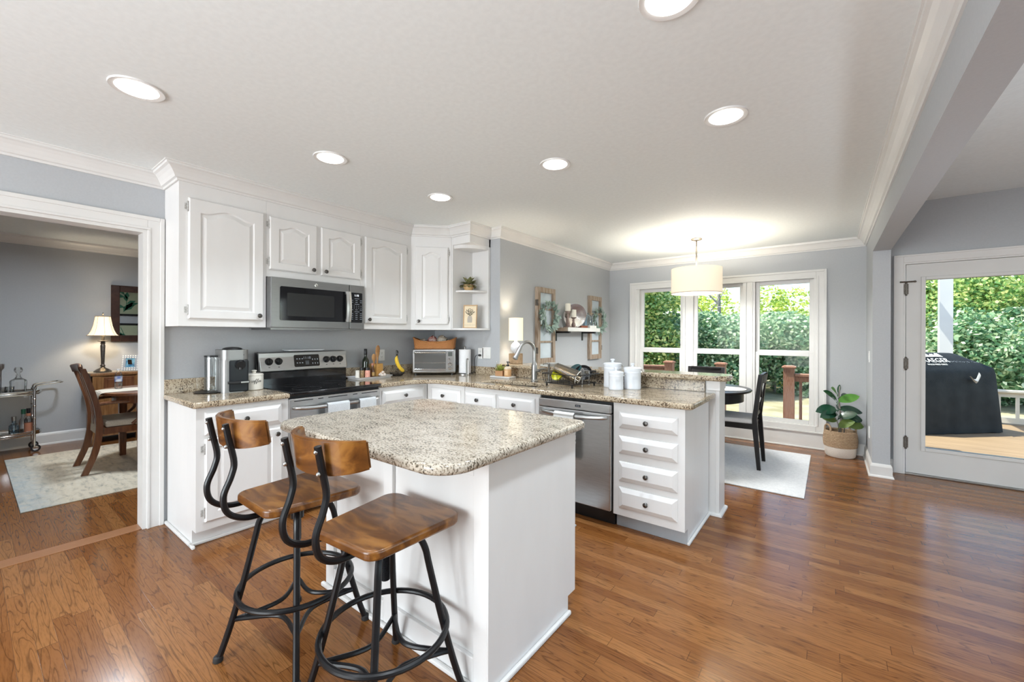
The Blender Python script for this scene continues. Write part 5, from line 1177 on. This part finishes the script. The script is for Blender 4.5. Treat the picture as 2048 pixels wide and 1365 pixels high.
# leaves: base and tip as (across, height) seen from the room, width, sag, forward reach, colour
rv = Vector((.7955, .606, 0)); fv = Vector((.606, -.795, 0))
OLIVE = mat('olive_leaf', (.12, .20, .04), .35, col2=(.19, .27, .07), sc=9)
for (bx_, bz_, tx_, tz_, wd, dr_, ff, m) in ((-.035, .69, -.13, .765, .085, .10, .06, 'g'), (-.03, .70, .025, .785, .035, .05, -.04, 'd'), (-.035, .63, -.19, .735, .085, .12, .04, 'd'), (-.04, .60, -.14, .66, .075, .10, .09, 'd'),
                                (-.035, .61, .13, .685, .105, .10, .08, 'g'), (.0, .67, .135, .685, .055, .15, -.05, 'd'), (-.03, .53, .235, .515, .105, .18, .03, 'd'), (-.04, .53, -.265, .53, .125, .22, .05, 'd'), (-.04, .49, -.27, .475, .105, .15, .11, 'd'),
                                (-.02, .43, -.12, .50, .115, .15, .13, 'd'), (-.03, .43, .07, .50, .105, .10, .12, 'd'), (.02, .44, .235, .425, .125, .15, .02, 'd'), (-.03, .41, -.25, .425, .09, -.05, .07, 'o'), (-.03, .33, .02, .415, .11, .25, .12, 'o'), (-.01, .385, .19, .36, .145, .12, .08, 'o'), (-.03, .52, .06, .56, .07, .2, -.08, 'd')):
    b0 = rv * bx_ + Vector((0, 0, bz_)); tip = rv * tx_ + fv * ff + Vector((0, 0, tz_)); d = tip - b0; g = G(); dn_ = d.normalized()
    g.tube([Vector((-.022, -.015, bz_ - .03)), b0 + dn_ * .02], .003, 5); leaf(g, b0 + dn_ * .015, d, fv * .72 + Vector((0, 0, .62)), d.length, wd, dr_, .18, 8)
    for v in g.bm.verts: v.co.x = min(v.co.x, .222); v.co.y = min(v.co.y, .182)
    g.obj('leaf', {'d': LEAFD, 'g': LEAFG, 'o': OLIVE}[m], t)
# wall plates on the column wall (facing west)
t = thing('wall_outlet', 'white outlet edge-on behind the potted plant on the column wall', 'outlet', (.331, 5.60, .36), -90, 'duplex wall outlets')
g = G(); g.prism(rrect(-.036, -.058, .036, .058, .006), -.007, 0, 'xz'); g.obj('cover_plate', PLATE, t)
g = G(); g.box(-.012, -.009, -.035, .012, -.006, .035); g.obj('socket', PLATE, t)
t = thing('light_switch', 'white light switch seen edge-on high on the column wall', 'light switch', (.331, 5.62, 1.13), -90)
g = G(); g.prism(rrect(-.036, -.058, .036, .058, .006), -.007, 0, 'xz'); g.obj('cover_plate', PLATE, t)
g = G(); g.box(-.016, -.011, -.033, .016, -.006, .033, b=.002); g.obj('rocker', PLATE, t)

# ------------------------------------------------------------------ dining room
light('dining_ceiling_bulb', 'AREA', (-5.6, .9, 2.46), 42, LED, .3, spread=170).name = 'dining_ceiling_light_beam'
t = thing('dining_ceiling_light', 'flush ceiling light of the dining room, hidden above the doorway', 'ceiling light', (-5.6, .9, 2.48)); g = G(); g.lathe([(.16, 0), (.16, -.01), (.12, -.014), (.001, -.014)], (0, 0, 0), 32, cap=False); g.obj('lens', CANLENS, t)
g = G(); g.box(-6.87, .25, .001, -4.765, 3.0, .009, b=.003); one(g, 'area_rug', RUGD, 'faded cream and blue vintage rug under the dining table', 'rug')
DX = -5.77
t = thing('dining_table', 'dark cherry oval dining table seen through the doorway', 'table', (DX, 1.83, .0095))
g = G(); g.slab([(.50 * (abs(cos(a)) ** .75) * (1 if cos(a) > 0 else -1), 1.03 * (abs(sin(a)) ** .6) * (1 if sin(a) > 0 else -1)) for a in [i * pi / 36 + .01 for i in range(72)]], .722, .752, bev=.010); g.obj('table_top', DWOOD, t)
g = G(); g.slab([(.43 * (abs(cos(a)) ** .7) * (1 if cos(a) > 0 else -1), .92 * (abs(sin(a)) ** .5) * (1 if sin(a) > 0 else -1)) for a in [i * pi / 24 + .01 for i in range(48)]], .64, .722, bev=0); g.obj('apron', DWOOD, t)
for sx in (-1, 1):
    for sy in (-1, 1):
        g = G(); x, y = sx * .405, sy * .78; g.prism(rrect(x - .035, y - .035, x + .035, y + .035, .004, 2), 0, .72)
        for v in g.bm.verts:
            if v.co.z < .1: v.co.x = x + (v.co.x - x) * .75; v.co.y = y + (v.co.y - y) * .75
        g.obj('leg', DWOOD, t)
t = thing('table_runner', 'oatmeal linen runner hanging over the near end of dining table', 'table runner', (DX, 1.83, .764))
g = G(); prof = [(-1.055, -.33), (-1.052, -.2), (-1.05, -.1), (-1.045, -.03), (-1.03, -.005), (-1.0, 0), (-.8, 0), (-.4, 0), (0, 0), (.6, 0), (1.0, 0)]
g.grid(lambda u, v: (-.17 + .34 * u, prof[int(v * 10 + .001)][0] - .006 * sin(u * 14) * (1 if v < .35 else 0), prof[int(v * 10 + .001)][1] + .0), 12, 10); g.obj('cloth', LINEN, t)
g = G()
for i in range(14): x = -.165 + i * .0254; g.tube([(x, -1.055, -.325), (x + .003, -1.057, -.37), (x - .002, -1.056, -.40)], [.004, .005, .006], 5)
g.obj('tassel_fringe', LINEN, t)
t = thing('water_bottle', 'clear plastic water bottle with blue label on the dining table', 'bottle', (-5.90, .97, .766))
g = G(); g.lathe([(.026, 0), (.031, .006), (.031, .05), (.029, .055), (.031, .06), (.031, .13), (.024, .16), (.013, .18), (.013, .195)], (0, 0, 0), 20); g.obj('bottle', CLEAR, t)
g = G(); g.lathe([(.0315, .075), (.0315, .13)], (0, 0, 0), 20, cap=False); g.obj('label', mat('blue_white_label', (.08, .16, .50), .4, col2=(.72, .76, .84), sc=28, detail=0), t)
g = G(); g.lathe([(.0145, .188), (.0145, .205), (.001, .206)], (0, 0, 0), 14, cap=False); g.obj('cap', PLATE, t)
def armchair(lab, loc, rz):
    t = thing('dining_armchair', lab, 'chair', loc, rz, 'dark wood dining armchairs')
    for s_ in (-1, 1):
        x = s_ * .235
        g = G(); c = spl([(.03, 0), (-.075, .22), (-.11, .42), (-.09, .60), (-.03, .80), (.045, .99)], 5) if 0 else None
        P = spl([(0, .045, 0), (0, -.025, .20), (0, -.055, .42), (0, -.04, .62), (0, .012, .84), (0, .06, 1.0)], 6); A = []; B = []
        for q in P:
            w = .025 if q.z < .5 else .021
            A.append([g.bm.verts.new((x + dx, q.y + dy, q.z)) for dx, dy in ((-.015, -w), (.015, -w), (.015, w), (-.015, w))])
        for a, b in zip(A, A[1:]): g.bridge(a, b, False)
        g.cap(A[0][::-1]); g.cap(A[-1]); g.obj('back_leg', DWOOD, t)
        g = G(); g.prism(rrect(x - .022, -.50, x + .022, -.455, .004, 2), 0, .42); g.obj('front_leg', DWOOD, t)
        g = G(); g.tube(spl([(x, -.055, .655), (x + s_ * .02, -.18, .665), (x + s_ * .03, -.33, .662), (x + s_ * .025, -.40, .648)], 4), [.016] * 6 + [.018] * 7, 8); g.tube(spl([(x + s_ * .02, -.37, .65), (x + s_ * .015, -.40, .55), (x + s_ * .005, -.33, .47), (x, -.29, .43)], 4), .015, 8); g.obj('armrest', DWOOD, t)
    g = G(); g.box(-.235, -.49, .36, .235, -.09, .42); g.obj('seat_rail', DWOOD, t)
    g = G(); g.slab([(-.225, -.10), (.225, -.10), (.245, -.51), (-.245, -.51)], .42, .485, bev=.022, seg=4); g.obj('seat_cushion', LINEN, t)
    g = G(); g.grid(lambda u, v: (-.25 + .5 * u, .042 + .02 * v - .02 * sin(pi * u), .945 + .065 * v + .02 * sin(pi * u)), 12, 2); g.grid(lambda u, v: (-.25 + .5 * u, .072 + .02 * v - .02 * sin(pi * u), .945 + .065 * v + .02 * sin(pi * u)), 12, 2)
    g.tube([(-.25 + .5 * i / 12, .078 - .02 * sin(pi * i / 12), 1.012 + .02 * sin(pi * i / 12)) for i in range(13)], .010, 8); g.obj('crest_rail', DWOOD, t)
    for k in (-.09, 0, .09):
        g = G(); P = spl([(k * .6, -.06, .43), (k, -.04, .62), (k * 1.25, .01, .82), (k * .9, .05, .97)], 5)
        A = [[g.bm.verts.new((q.x + dx, q.y + dy, q.z)) for dx, dy in ((-.018, -.007), (.018, -.007), (.018, .007), (-.018, .007))] for q in P]
        for a, b in zip(A, A[1:]): g.bridge(a, b, False)
        g.cap(A[0][::-1]); g.cap(A[-1]); g.obj('back_slat', DWOOD, t)
    return t
ac = armchair('dark wood armchair with oatmeal seat at the near end of dining table', (DX, .722, .0095), 180)
dup(ac, (-6.62, 1.98, .0095), 90, 'dark wood armchair on the sideboard side of the dining table')
# sideboard with runner, lamp, photo
t = thing('sideboard', 'brown wooden sideboard against the dining room wall', 'sideboard', (-7.49, .93, 0), 90)
g = G(); g.box(0, -.42, .08, 1.5, 0, .825); g.box(-.02, -.44, .825, 1.52, 0, .855, b=.005)
for x in (.0, .40, 1.02, 1.42): g.box(x, -.43, 0, x + .08, -.36, .82)
for x in (.02, .04, .06): g.cyl((x, -.43, .10), (x, -.43, .80), .006, n=6)
g.obj('carcass', SWOOD, t)
for x in (.10, .50, 1.12):
    w_ = .28 if x != .5 else .50
    g = G(); g.box(x, -.432, .63, x + w_, -.42, .80, b=.004); g.box(x + .03, -.438, .655, x + w_ - .03, -.43, .775, b=.004); d = g.obj('drawer', DWOOD, t); g = G(); g.sphere((x + w_ / 2, -.448, .715), .012, 10, 6); g.obj('knob', BRONZE, d)
    g = G(); g.box(x, -.432, .12, x + w_, -.42, .60, b=.004); g.box(x + .04, -.438, .16, x + w_ - .04, -.43, .56, b=.004); g.obj('door', SWOOD, t)
t = thing('table_runner', 'cream fringed runner hanging over the near end of the sideboard', 'table runner', (-7.28, .93, .857), 0)
g = G(); prof = [(-.035, -.22), (-.034, -.1), (-.030, -.02), (-.022, .002), (0, .002), (.5, .002), (1.4, .002)]
g.grid(lambda u, v: (-.15 + .30 * u, prof[int(v * 6 + .001)][0], prof[int(v * 6 + .001)][1]), 8, 6); g.obj('cloth', LINEN, t)
g = G()
for i in range(12): x = -.145 + i * .0264; g.tube([(x, -.036, -.215), (x, -.037, -.27)], [.004, .007], 5)
g.obj('fringe', LINEN, t)
t = thing('table_lamp', 'lit bronze table lamp with bell shade on the sideboard', 'lamp', (-7.24, 1.045, .860))
g = G(); g.lathe([(.085, 0), (.085, .012), (.06, .035), (.03, .05), (.018, .065), (.026, .08), (.016, .095), (.016, .11), (.017, .125), (.024, .33), (.018, .345), (.024, .36), (.017, .375), (.05, .385), (.05, .39), (.014, .395), (.014, .47)], (0, 0, 0), 24); g.cyl((0, 0, .47), (0, 0, .725), .004, n=8); g.lathe([(.006, .715), (.010, .725), (.003, .745)], (0, 0, 0), 10); g.obj('base', BRONZE, t)
prof = [(.145, .455), (.125, .475), (.105, .52), (.088, .58), (.075, .66), (.070, .695)]
g = G(); g.lathe([(r, z) for r, z in prof], (0, 0, 0), 36, cap=False); g.lathe([(r - .003, z) for r, z in prof][::-1], (0, 0, 0), 36, cap=False); s_ = g.obj('bell_shade', shade_mat('lit_bell_shade', (1, .80, .52), 1.0), t, rec=False)
g = G()
for k in range(8): a = k * pi / 4; g.tube([((r + .001) * cos(a), (r + .001) * sin(a), z) for r, z in prof], .0015, 5)
for r, z in (prof[0], prof[-1]): g.tube([(r * cos(i * pi / 18), r * sin(i * pi / 18), z) for i in range(36)], .004, 6, closed=True)
g.obj('shade_seams', mat('bronze_piping', (.42, .28, .14), .6), s_)
light('table_lamp_bulb', 'POINT', (0, 0, .56), 12, (1, .84, .62), parent=t, soft=.03)
t = thing('photo_frame', 'small lattice photo frame with blue picture on the sideboard', 'photo frame', (-7.20, 1.29, .861), 62)
LN = R(-12, 'X')
g = G()
for q in ((-.085, 0, -.045, .205), (.045, 0, .085, .205), (-.045, 0, .045, .045), (-.045, .165, .045, .205)): g.box(q[0], -.008, q[1], q[2], .008, q[3])
g.xf(LN); f_ = g.obj('frame', mat('grey_lattice_frame', (.30, .34, .40), .5), t)
g = G()
for i in range(7):
    for j in range(9):
        x, z = -.075 + i * .025, .012 + j * .0228
        if abs(x) > .05 or z < .04 or z > .165: g.box(x - .007, -.0095, z - .007, x + .007, -.0075, z + .007)
g.xf(LN); g.obj('lattice', PLATE, f_)
g = G(); g.box(-.046, -.004, .044, .046, .002, .166); g.xf(LN); g.obj('photo', PHOTO, t)
g = G(); g.box(-.02, 0, 0, .02, .005, .14); g.xf(T(0, .008, .0) @ R(18, 'X') @ T(0, .03, 0)); g.obj('easel_back', BLACK, t)
# mirror and prints
t = thing('wall_mirror', 'rectangular mirror in a wide dark frame above the sideboard', 'mirror', (-7.498, 1.155, 1.235), 90)
g = G(); w_, h_ = .95, .745
for q in ((0, 0, .085, h_), (w_ - .085, 0, w_, h_), (.085, 0, w_ - .085, .085), (.085, h_ - .085, w_ - .085, h_)): g.box(q[0], -.03, q[1], q[2], 0, q[3], b=.006)
g.obj('frame', MFRAME, t)
g = G(); g.box(.08, -.012, .08, w_ - .08, -.008, h_ - .08); g.obj('mirror_glass', MIRROR, t)
def print_frame(lab, y, z, w, h, seed):
    t = thing('botanical_picture', lab, 'framed picture', (-3.863, y + w, z), -90, 'botanical pictures in the dining room')
    g = G()
    for q in ((0, 0, .035, h), (w - .035, 0, w, h), (.035, 0, w - .035, .035), (.035, h - .035, w - .035, h)): g.box(q[0], -.025, q[1], q[2], 0, q[3])
    g.obj('frame', BLACK, t)
    g = G(); g.box(.03, -.010, .03, w - .03, -.004, h - .03); p = g.obj('paper', SAGEP, t)
    random.seed(seed); g = G()
    P = spl([(w * .5, -.012, h * .12), (w * .42, -.012, h * .45), (w * .55, -.012, h * .85)], 6); g.tube(P, .005, 5)
    for i in range(13):
        q = P[i]; a = random.uniform(.2, 2.9); L = w * random.uniform(.28, .42)
        e = q + Vector((L * cos(a), 0, L * sin(a) * .8)); m_ = (q + e) / 2; s_ = Vector((-sin(a), 0, cos(a))) * (w * .07)
        ok = all(.04 < p_.x < w - .04 and .04 < p_.z < h - .04 for p_ in (e, m_ + s_, m_ - s_))
        if ok: g.quad(q, m_ + s_, e, m_ - s_)
    g.obj('printed_leaves', GREENP, p)
print_frame('black framed botanical leaf print reflected in the upper part of mirror', 1.62, 1.70, .55, .62, 5)
print_frame('black framed botanical leaf print reflected at the bottom of the mirror', 1.62, 1.00, .52, .55, 8)
# bar cart
t = thing('bar_cart', 'chrome two-tier bar cart with oval trays against the dining wall', 'bar cart', (-7.27, .13, 0))
RX, RY = .185, .40
def oval(rx, ry, z, n=48): return [(rx * cos(2 * pi * i / n), ry * (abs(sin(2 * pi * i / n)) ** .8) * (1 if sin(2 * pi * i / n) > 0 else -1), z) for i in range(n)]
for z, nm in ((.655, 'upper_tray'), (.20, 'lower_tray')):
    g = G(); g.prism([(x, y) for x, y, _ in oval(RX, RY, 0)], z, z + .006); tr = g.obj(nm, mat('tray_mirror_grey', (.5, .5, .48), .12, .9), t)
    g = G(); g.tube(oval(RX, RY, z + .03), .011, 8, closed=True); g.tube(oval(RX, RY, z), .011, 8, closed=True); g.tube(oval(RX + .004, RY + .004, z + .015), .006, 6, closed=True); g.obj('rail', CHROME, tr)
for sx in (-1, 1):
    for sy in (-1, 1):
        x, y = sx * .125, sy * .345
        g = G(); g.cyl((x, y, .09), (x, y, .71), .013, n=12)
        for z in (.30, .38, .52, .60): g.lathe([(.013, z - .008), (.017, z), (.013, z + .008)], (x, y, 0), 12, cap=False)
        po = g.obj('post', CHROME, t)
        g = G(); g.cyl((x - .008, y + .01, .042), (x + .008, y + .01, .042), .040, n=24); wh = g.obj('caster', RUBBER, t); g = G(); g.cyl((x - .010, y + .01, .042), (x + .010, y + .01, .042), .024, n=18); g.box(x - .012, y - .006, .04, x + .012, y + .008, .10, b=.003); g.obj('hub', CHROME, wh)
g = G(); g.tube(spl([(-.125, .345, .69), (-.125, .36, .745), (-.125, .44, .76), (-.11, .55, .772), (0, .57, .772), (.11, .55, .772), (.125, .44, .76), (.125, .36, .745), (.125, .345, .69)], 5), .009, 8); g.tube([(-.04, .37, .68), (-.04, .375, .715), (.04, .375, .715), (.04, .37, .68)], .006, 6); g.obj('push_handle', CHROME, t)
CZ = .6625
t = thing('decanter', 'cut crystal decanter with ball stopper on the bar cart', 'decanter', (-7.20, .36, CZ))
g = G(); g.lathe([(.055, 0), (.06, .006), (.066, .14), (.060, .155), (.03, .175), (.016, .20), (.02, .215)], (0, 0, 0), 16, sharp=True); g.obj('crystal_body', CLEAR, t)
g = G(); g.lathe([(.012, .21), (.012, .225), (.030, .25), (.034, .27), (.026, .295), (.001, .30)], (0, 0, 0), 12, cap=False, sharp=True); g.obj('stopper', CLEAR, t)
for i, (x, y) in enumerate(((-7.17, .25), (-7.24, .24), (-7.17, .165), (-7.25, .30))):
    g = G(); g.lathe([(.001, .008), (.028, .008), (.034, .085), (.036, .085), (.030, 0), (.001, 0)], (0, 0, 0), 16, cap=False, sharp=True)
    one(g, 'whiskey_glass', CLEAR, ('cut glass tumbler on bar cart, front one beside the decanter', 'cut glass tumbler on bar cart, behind the front row', 'cut glass tumbler on bar cart, cut off by the photo edge', 'cut glass tumbler on bar cart, tucked behind the decanter')[i], 'glass', (x, y, CZ), 0, 'tumblers on the bar cart')
t = thing('candlestick', 'slender silver candlestick with cup top at the left photo edge', 'candlestick', (-7.30, .24, CZ)); g = G(); g.lathe([(.045, 0), (.04, .008), (.008, .016), (.005, .03), (.005, .26), (.012, .27), (.026, .29), (.028, .335), (.024, .335), (.02, .29), (.001, .285)], (0, 0, 0), 20, cap=False); g.obj('stem', mat('dull_silver', (.35, .35, .36), .3, 1), t)
LZ = .2075
for lab, x, y, r, h, gm, cm in (('clear liquor bottle with green cap on lower tier of bar cart', -7.24, .40, .036, .24, CLEAR, mat('green_cap', (.02, .09, .05), .4)), ('clear liquor bottle with copper label and black cap on lower tier', -7.20, .435, .034, .25, CLEAR, BLACK), ('pale blue bottle at the left on lower tier of bar cart', -7.22, .33, .038, .17, BLUEG, NICKEL)):
    t = thing('liquor_bottle', lab, 'bottle', (x, y, LZ), 0, 'liquor bottles on the cart')
    g = G(); g.lathe([(r * .95, 0), (r, .004), (r, h * .62), (r * .45, h * .75), (r * .42, h)], (0, 0, 0), 20); g.obj('glass', gm, t)
    g = G(); g.lathe([(r * .5, h * .92), (r * .52, h + .035), (.001, h + .036)], (0, 0, 0), 14, cap=False); g.obj('cap', cm, t)
    if cm is BLACK: g = G(); g.lathe([(r + .0008, .02), (r + .0008, h * .5)], (0, 0, 0), 20, cap=False); g.obj('label', COPPERL, t); g = G(); g.lathe([(r * .56, h * .80), (r * .56, h * .92)], (0, 0, 0), 14, cap=False); g.obj('neck_band', COPPERL, t)
outlet('white wall outlet behind the bar cart in the dining room', (-7.4985, .455, .40), 90)

# ------------------------------------------------------------------ outdoors
g = G(); g.box(-45, 5.9, -.75, 45, 60, -.60); struct(g, 'ground_lawn', LAWN)
g = G(); g.box(-3.4, 6.26, -.12, .9, 7.30, -.045); g.box(.9, 5.70, -.12, 5.2, 10.4, -.045); struct(g, 'deck_floor', DECK)
def newel(lab, x, y, h, m, w=.065, cap=True):
    t = thing('newel_post', lab, 'deck post', (x, y, -.60), 0)
    g = G(); g.box(-w, -w, 0, w, w, h + .60 - (.035 if cap else 0)); g.obj('post', m, t)
    if cap: g = G(); g.box(-w - .018, -w - .018, h + .565, w + .018, w + .018, h + .59, b=.006); g.box(-w, -w, h + .59, w, w, h + .60, b=.004); g.obj('post_cap', m, t)
    return t
newel('red-brown deck newel post seen through the right window', -.454, 7.10, .92, RAILW); newel('red-brown deck newel post seen through the middle window', -1.344, 7.15, .925, RAILW); newel('red-brown deck newel post seen through the left window', -2.136, 7.17, .918, RAILW)
def railing(lab, x0, y0, x1, y1, zt, zb, m, n):
    a, b = Vector((x0, y0, 0)), Vector((x1, y1, 0)); L = (b - a).length; ang_ = math.degrees(math.atan2(y1 - y0, x1 - x0))
    t = thing('deck_railing', lab, 'railing', (x0, y0, 0), ang_)
    g = G(); g.box(0, -.065, zt - .035, L, .065, zt, b=.004); g.box(0, -.02, zt - .11, L, .02, zt - .035); g.obj('top_rail', m, t)
    g = G(); g.box(0, -.02, zb, L, .02, zb + .085); g.obj('bottom_rail', m, t)
    for i in range(n): x = (i + .5) * L / n; g = G(); g.box(x - .018, -.018, zb + .08, x + .018, .018, zt - .1); g.obj('baluster', m, t)
railing('red-brown railing section right of the right window newel', -.385, 7.10, .83, 7.16, .81, .02, RAILW, 9)
railing('red-brown railing section left of the left window newel', -3.4, 6.75, -2.2, 7.17, .84, .05, RAILW, 9)
railing('pale low deck railing behind the covered grill at right', 1.85, 9.95, 4.6, 10.0, .50, -.02, mat('pale_rail_paint', (.62, .58, .50), .6), 14)
t = newel('white square porch post behind the covered grill', 1.55, 9.98, 3.2, TRIM, .08, False); t.name = 'porch_post'
g = G(); g.box(.7, 9.90, 2.55, 5, 10.06, 2.78); struct(g, 'porch_beam', TRIM); g = G(); g.box(.9, 5.70, 2.58, 1.04, 9.90, 2.76); struct(g, 'porch_beam_side', TRIM)
# covered grill
t = thing('covered_grill', 'black fabric covered grill on the deck outside the glass door', 'grill', (1.35, 8.62, -.044), 43.7)
g = G()
def gl(z, x0, x1, y0, y1, sag=0): return [g.bm.verts.new(p) for p in [(x0 + (x1 - x0) * i / 14, y0 - .012 * sin(i * 2.1) * (1 if z < .5 else .2), z - sag * abs(sin(i * 1.3))) for i in range(15)] + [(x1, y0 + (y1 - y0) * j / 5, z) for j in range(1, 5)] + [(x1 - (x1 - x0) * i / 14, y1, z) for i in range(15)] + [(x0, y1 - (y1 - y0) * j / 5, z) for j in range(1, 5)]]
Ls = [gl(.015, -.62, .78, -.13, .60, .012), gl(.45, -.60, .745, -.11, .58), gl(.85, -.58, .70, -.09, .56), gl(.93, -.57, .685, -.075, .545), gl(1.13, -.55, .30, .12, .42), gl(1.14, -.53, .26, .16, .38)]
for a, b in zip(Ls, Ls[1:]): g.bridge(a, b, True)
g.cap(Ls[-1]); g.cap(Ls[0][::-1]); cv = g.obj('fabric_cover', COVER, t)
TM = T(-.20, .005, 1.038) @ R(45.7, 'X')
text_mesh('TRAEGER', .112, .001, 'cover_lettering', PLATE, cv, TM, space=1.05); text_mesh('WOOD FIRED GRILLS', .032, .001, 'cover_small_lettering', PLATE, cv, TM @ T(0, -.075, 0), space=1.05)
g = G()
for x, h in ((-.16, .05), (-.06, .085), (.05, .06), (.14, .075)): g.prism([(x - .07, 0), (x - .01, h), (x + .01, h * .8), (x + .02, h), (x + .075, 0)], 0, .002)
g.xf(TM @ T(0, .07, 0)); g.obj('mountain_logo', PLATE, cv)
g = G(); g.grid(lambda u, v: (.22 + .16 * u - .01 * v, -.125 - .02 * sin(pi * v), .82 - .10 * sin(pi * u * .5) ** 1 * (1 - u * .2) + (v - .5) * .09 * u + (.10 * max(0, u - .7) * 3 if u > .7 else 0)), 12, 4); g.obj('cover_flap', mat('grey_strap', (.42, .42, .42), .6), cv)
# foliage
def tree(name, label, loc, rx, rz_, h, n, m, seed, Ls=(.045, .085), trunk=.05, group=None, proto=None):
    if proto:
        return dup(proto, loc, seed * 71 % 360, label, group)
    t = thing(name, label, 'tree' if 'tree' in name else 'bush', loc, 0, group); random.seed(seed); g = G(); bm = g.bm
    blobs = [(Vector((random.uniform(-.55, .55) * rx, random.uniform(-.55, .55) * rx, h * random.uniform(.2, .85))), rx * random.uniform(.35, .62)) for _ in range(16)]
    for _ in range(n):
        c, r = random.choice(blobs); d = Vector((random.gauss(0, 1), random.gauss(0, 1), random.gauss(0, 1))).normalized(); p = c + d * r * random.uniform(.75, 1.05); p.z = max(.06, min(p.z, h * 1.05))
        u = Vector((random.gauss(0, 1), random.gauss(0, 1), random.gauss(0, .6))).normalized(); v = (d + Vector((random.gauss(0, .6), random.gauss(0, .6), random.gauss(0, .6)))).cross(u).normalized(); L = random.uniform(*Ls); w = L * .62
        a, b, cc, e = p - u * L, p + v * w, p + u * L, p - v * w
        bm.faces.new([bm.verts.new(q) for q in (a, b, cc, e)])
    g.obj('foliage', m, t, rec=False)
    g = G()
    for k in range(3): a = k * 2.1; g.tube(spl([(0, 0, 0), (.1 * cos(a), .1 * sin(a), h * .3), (.4 * rx * cos(a), .4 * rx * sin(a), h * .65)], 4), [trunk] * 5 + [trunk * .6] * 4, 6)
    g.obj('trunk', TRUNK, t); return t
GZ = -.60
b1 = tree('holly_bush', 'dense dark holly bush seen through the middle of the windows', (-2.9, 15.6, GZ), 1.5, 0, 2.6, 13000, HOLLY, 3, group='bushes behind the lawn')
b2 = tree('hedge_bush', 'tall yellow-green leafy shrub seen through the left window', (-5.1, 14.0, GZ), 1.6, 0, 4.3, 17000, MIXF, 5, (.045, .08), group='bushes behind the lawn')
for lab, loc, pr, s_ in (('yellow-topped bush filling the left half of right window', (-1.5, 16.9, GZ), b1, 11), ('dark bush at the right edge of the right window', (-.2, 17.9, GZ), b1, 17), ('leafy shrub between the left and the middle windows', (-4.1, 15.4, GZ), b1, 23),
                         ('tall leafy shrub outside left, hidden by the window jamb', (-6.4, 13.2, GZ), b2, 29), ('tall shrub behind the wall between window and door', (1.2, 19.0, GZ), b2, 31), ('tall shrub seen through the left half of the glass door', (2.9, 18.3, GZ), b2, 37),
                         ('tall shrub filling the middle of the glass door', (4.3, 19.3, GZ), b2, 41), ('tall shrub at the right edge of the glass door', (6.0, 20.3, GZ), b2, 43), ('tall shrub far right beyond the door frame', (7.6, 21.5, GZ), b2, 47), ('low dark bush below the tall shrubs in glass door', (3.6, 17.2, GZ), b1, 53), ('low dark bush at right behind the deck railing', (5.2, 18.6, GZ), b1, 59)):
    tree('', lab, loc, 0, 0, 0, 0, None, s_, proto=pr, group='bushes behind the lawn')
y1 = tree('spring_tree', 'bright yellow-green tree top above the bushes in right window', (-1.2, 19.6, GZ), 1.9, 0, 4.0, 11000, SPRING, 8, (.05, .09), group='yellow-green trees')
for lab, loc, s_ in (('bright yellow-green tree behind the shrub in left window', (-7.0, 17.6, GZ), 3), ('bright yellow-green tree behind the bushes in the middle window', (-4.7, 19.0, GZ), 5), ('bright yellow-green tree rising behind the door shrubs', (4.6, 24.0, GZ), 7), ('bright yellow-green tree far right behind the door shrubs', (8.2, 25.5, GZ), 9)):
    dup(y1, loc, s_ * 40, lab)
def bare(lab, loc, h, seed):
    t = thing('bare_tree', lab, 'tree', loc, 0, 'bare trunks behind the bushes'); random.seed(seed); g = G()
    a = random.uniform(-.3, .3); P = spl([(0, 0, 0), (a, 0, h * .35), (a * 1.5, .1, h * .6), (a * 3, .1, h)], 5); g.tube(P, [.10 - .005 * i for i in range(len(P))], 7); g.obj('trunk', TRUNK, t)
    for k in range(6):
        i = 5 + k * 2 - (k > 4); q = P[min(i, len(P) - 2)]; e = q + Vector((random.uniform(-1.4, 1.4), random.uniform(-.5, .5), random.uniform(1.0, 2.0)))
        g = G(); g.tube(spl([q, q.lerp(e, .5) + Vector((0, 0, -.2)), e], 4), [.045, .04, .035, .03, .027, .024, .02, .016, .01], 6); g.obj('branch', TRUNK, t)
for lab, loc, h, s_ in (('bare grey trunk in the middle window, left of the pair', (-3.9, 17.2, GZ), 7, 1), ('bare grey forked trunk in the middle window, right of the pair', (-3.2, 17.6, GZ), 7, 4), ('bare thin trunk at the right window top', (.4, 21.5, GZ), 8, 6), ('bare thin trunk partly behind the pendant lamp', (-5.0, 17.4, GZ), 7, 9)): bare(lab, loc, h, s_)
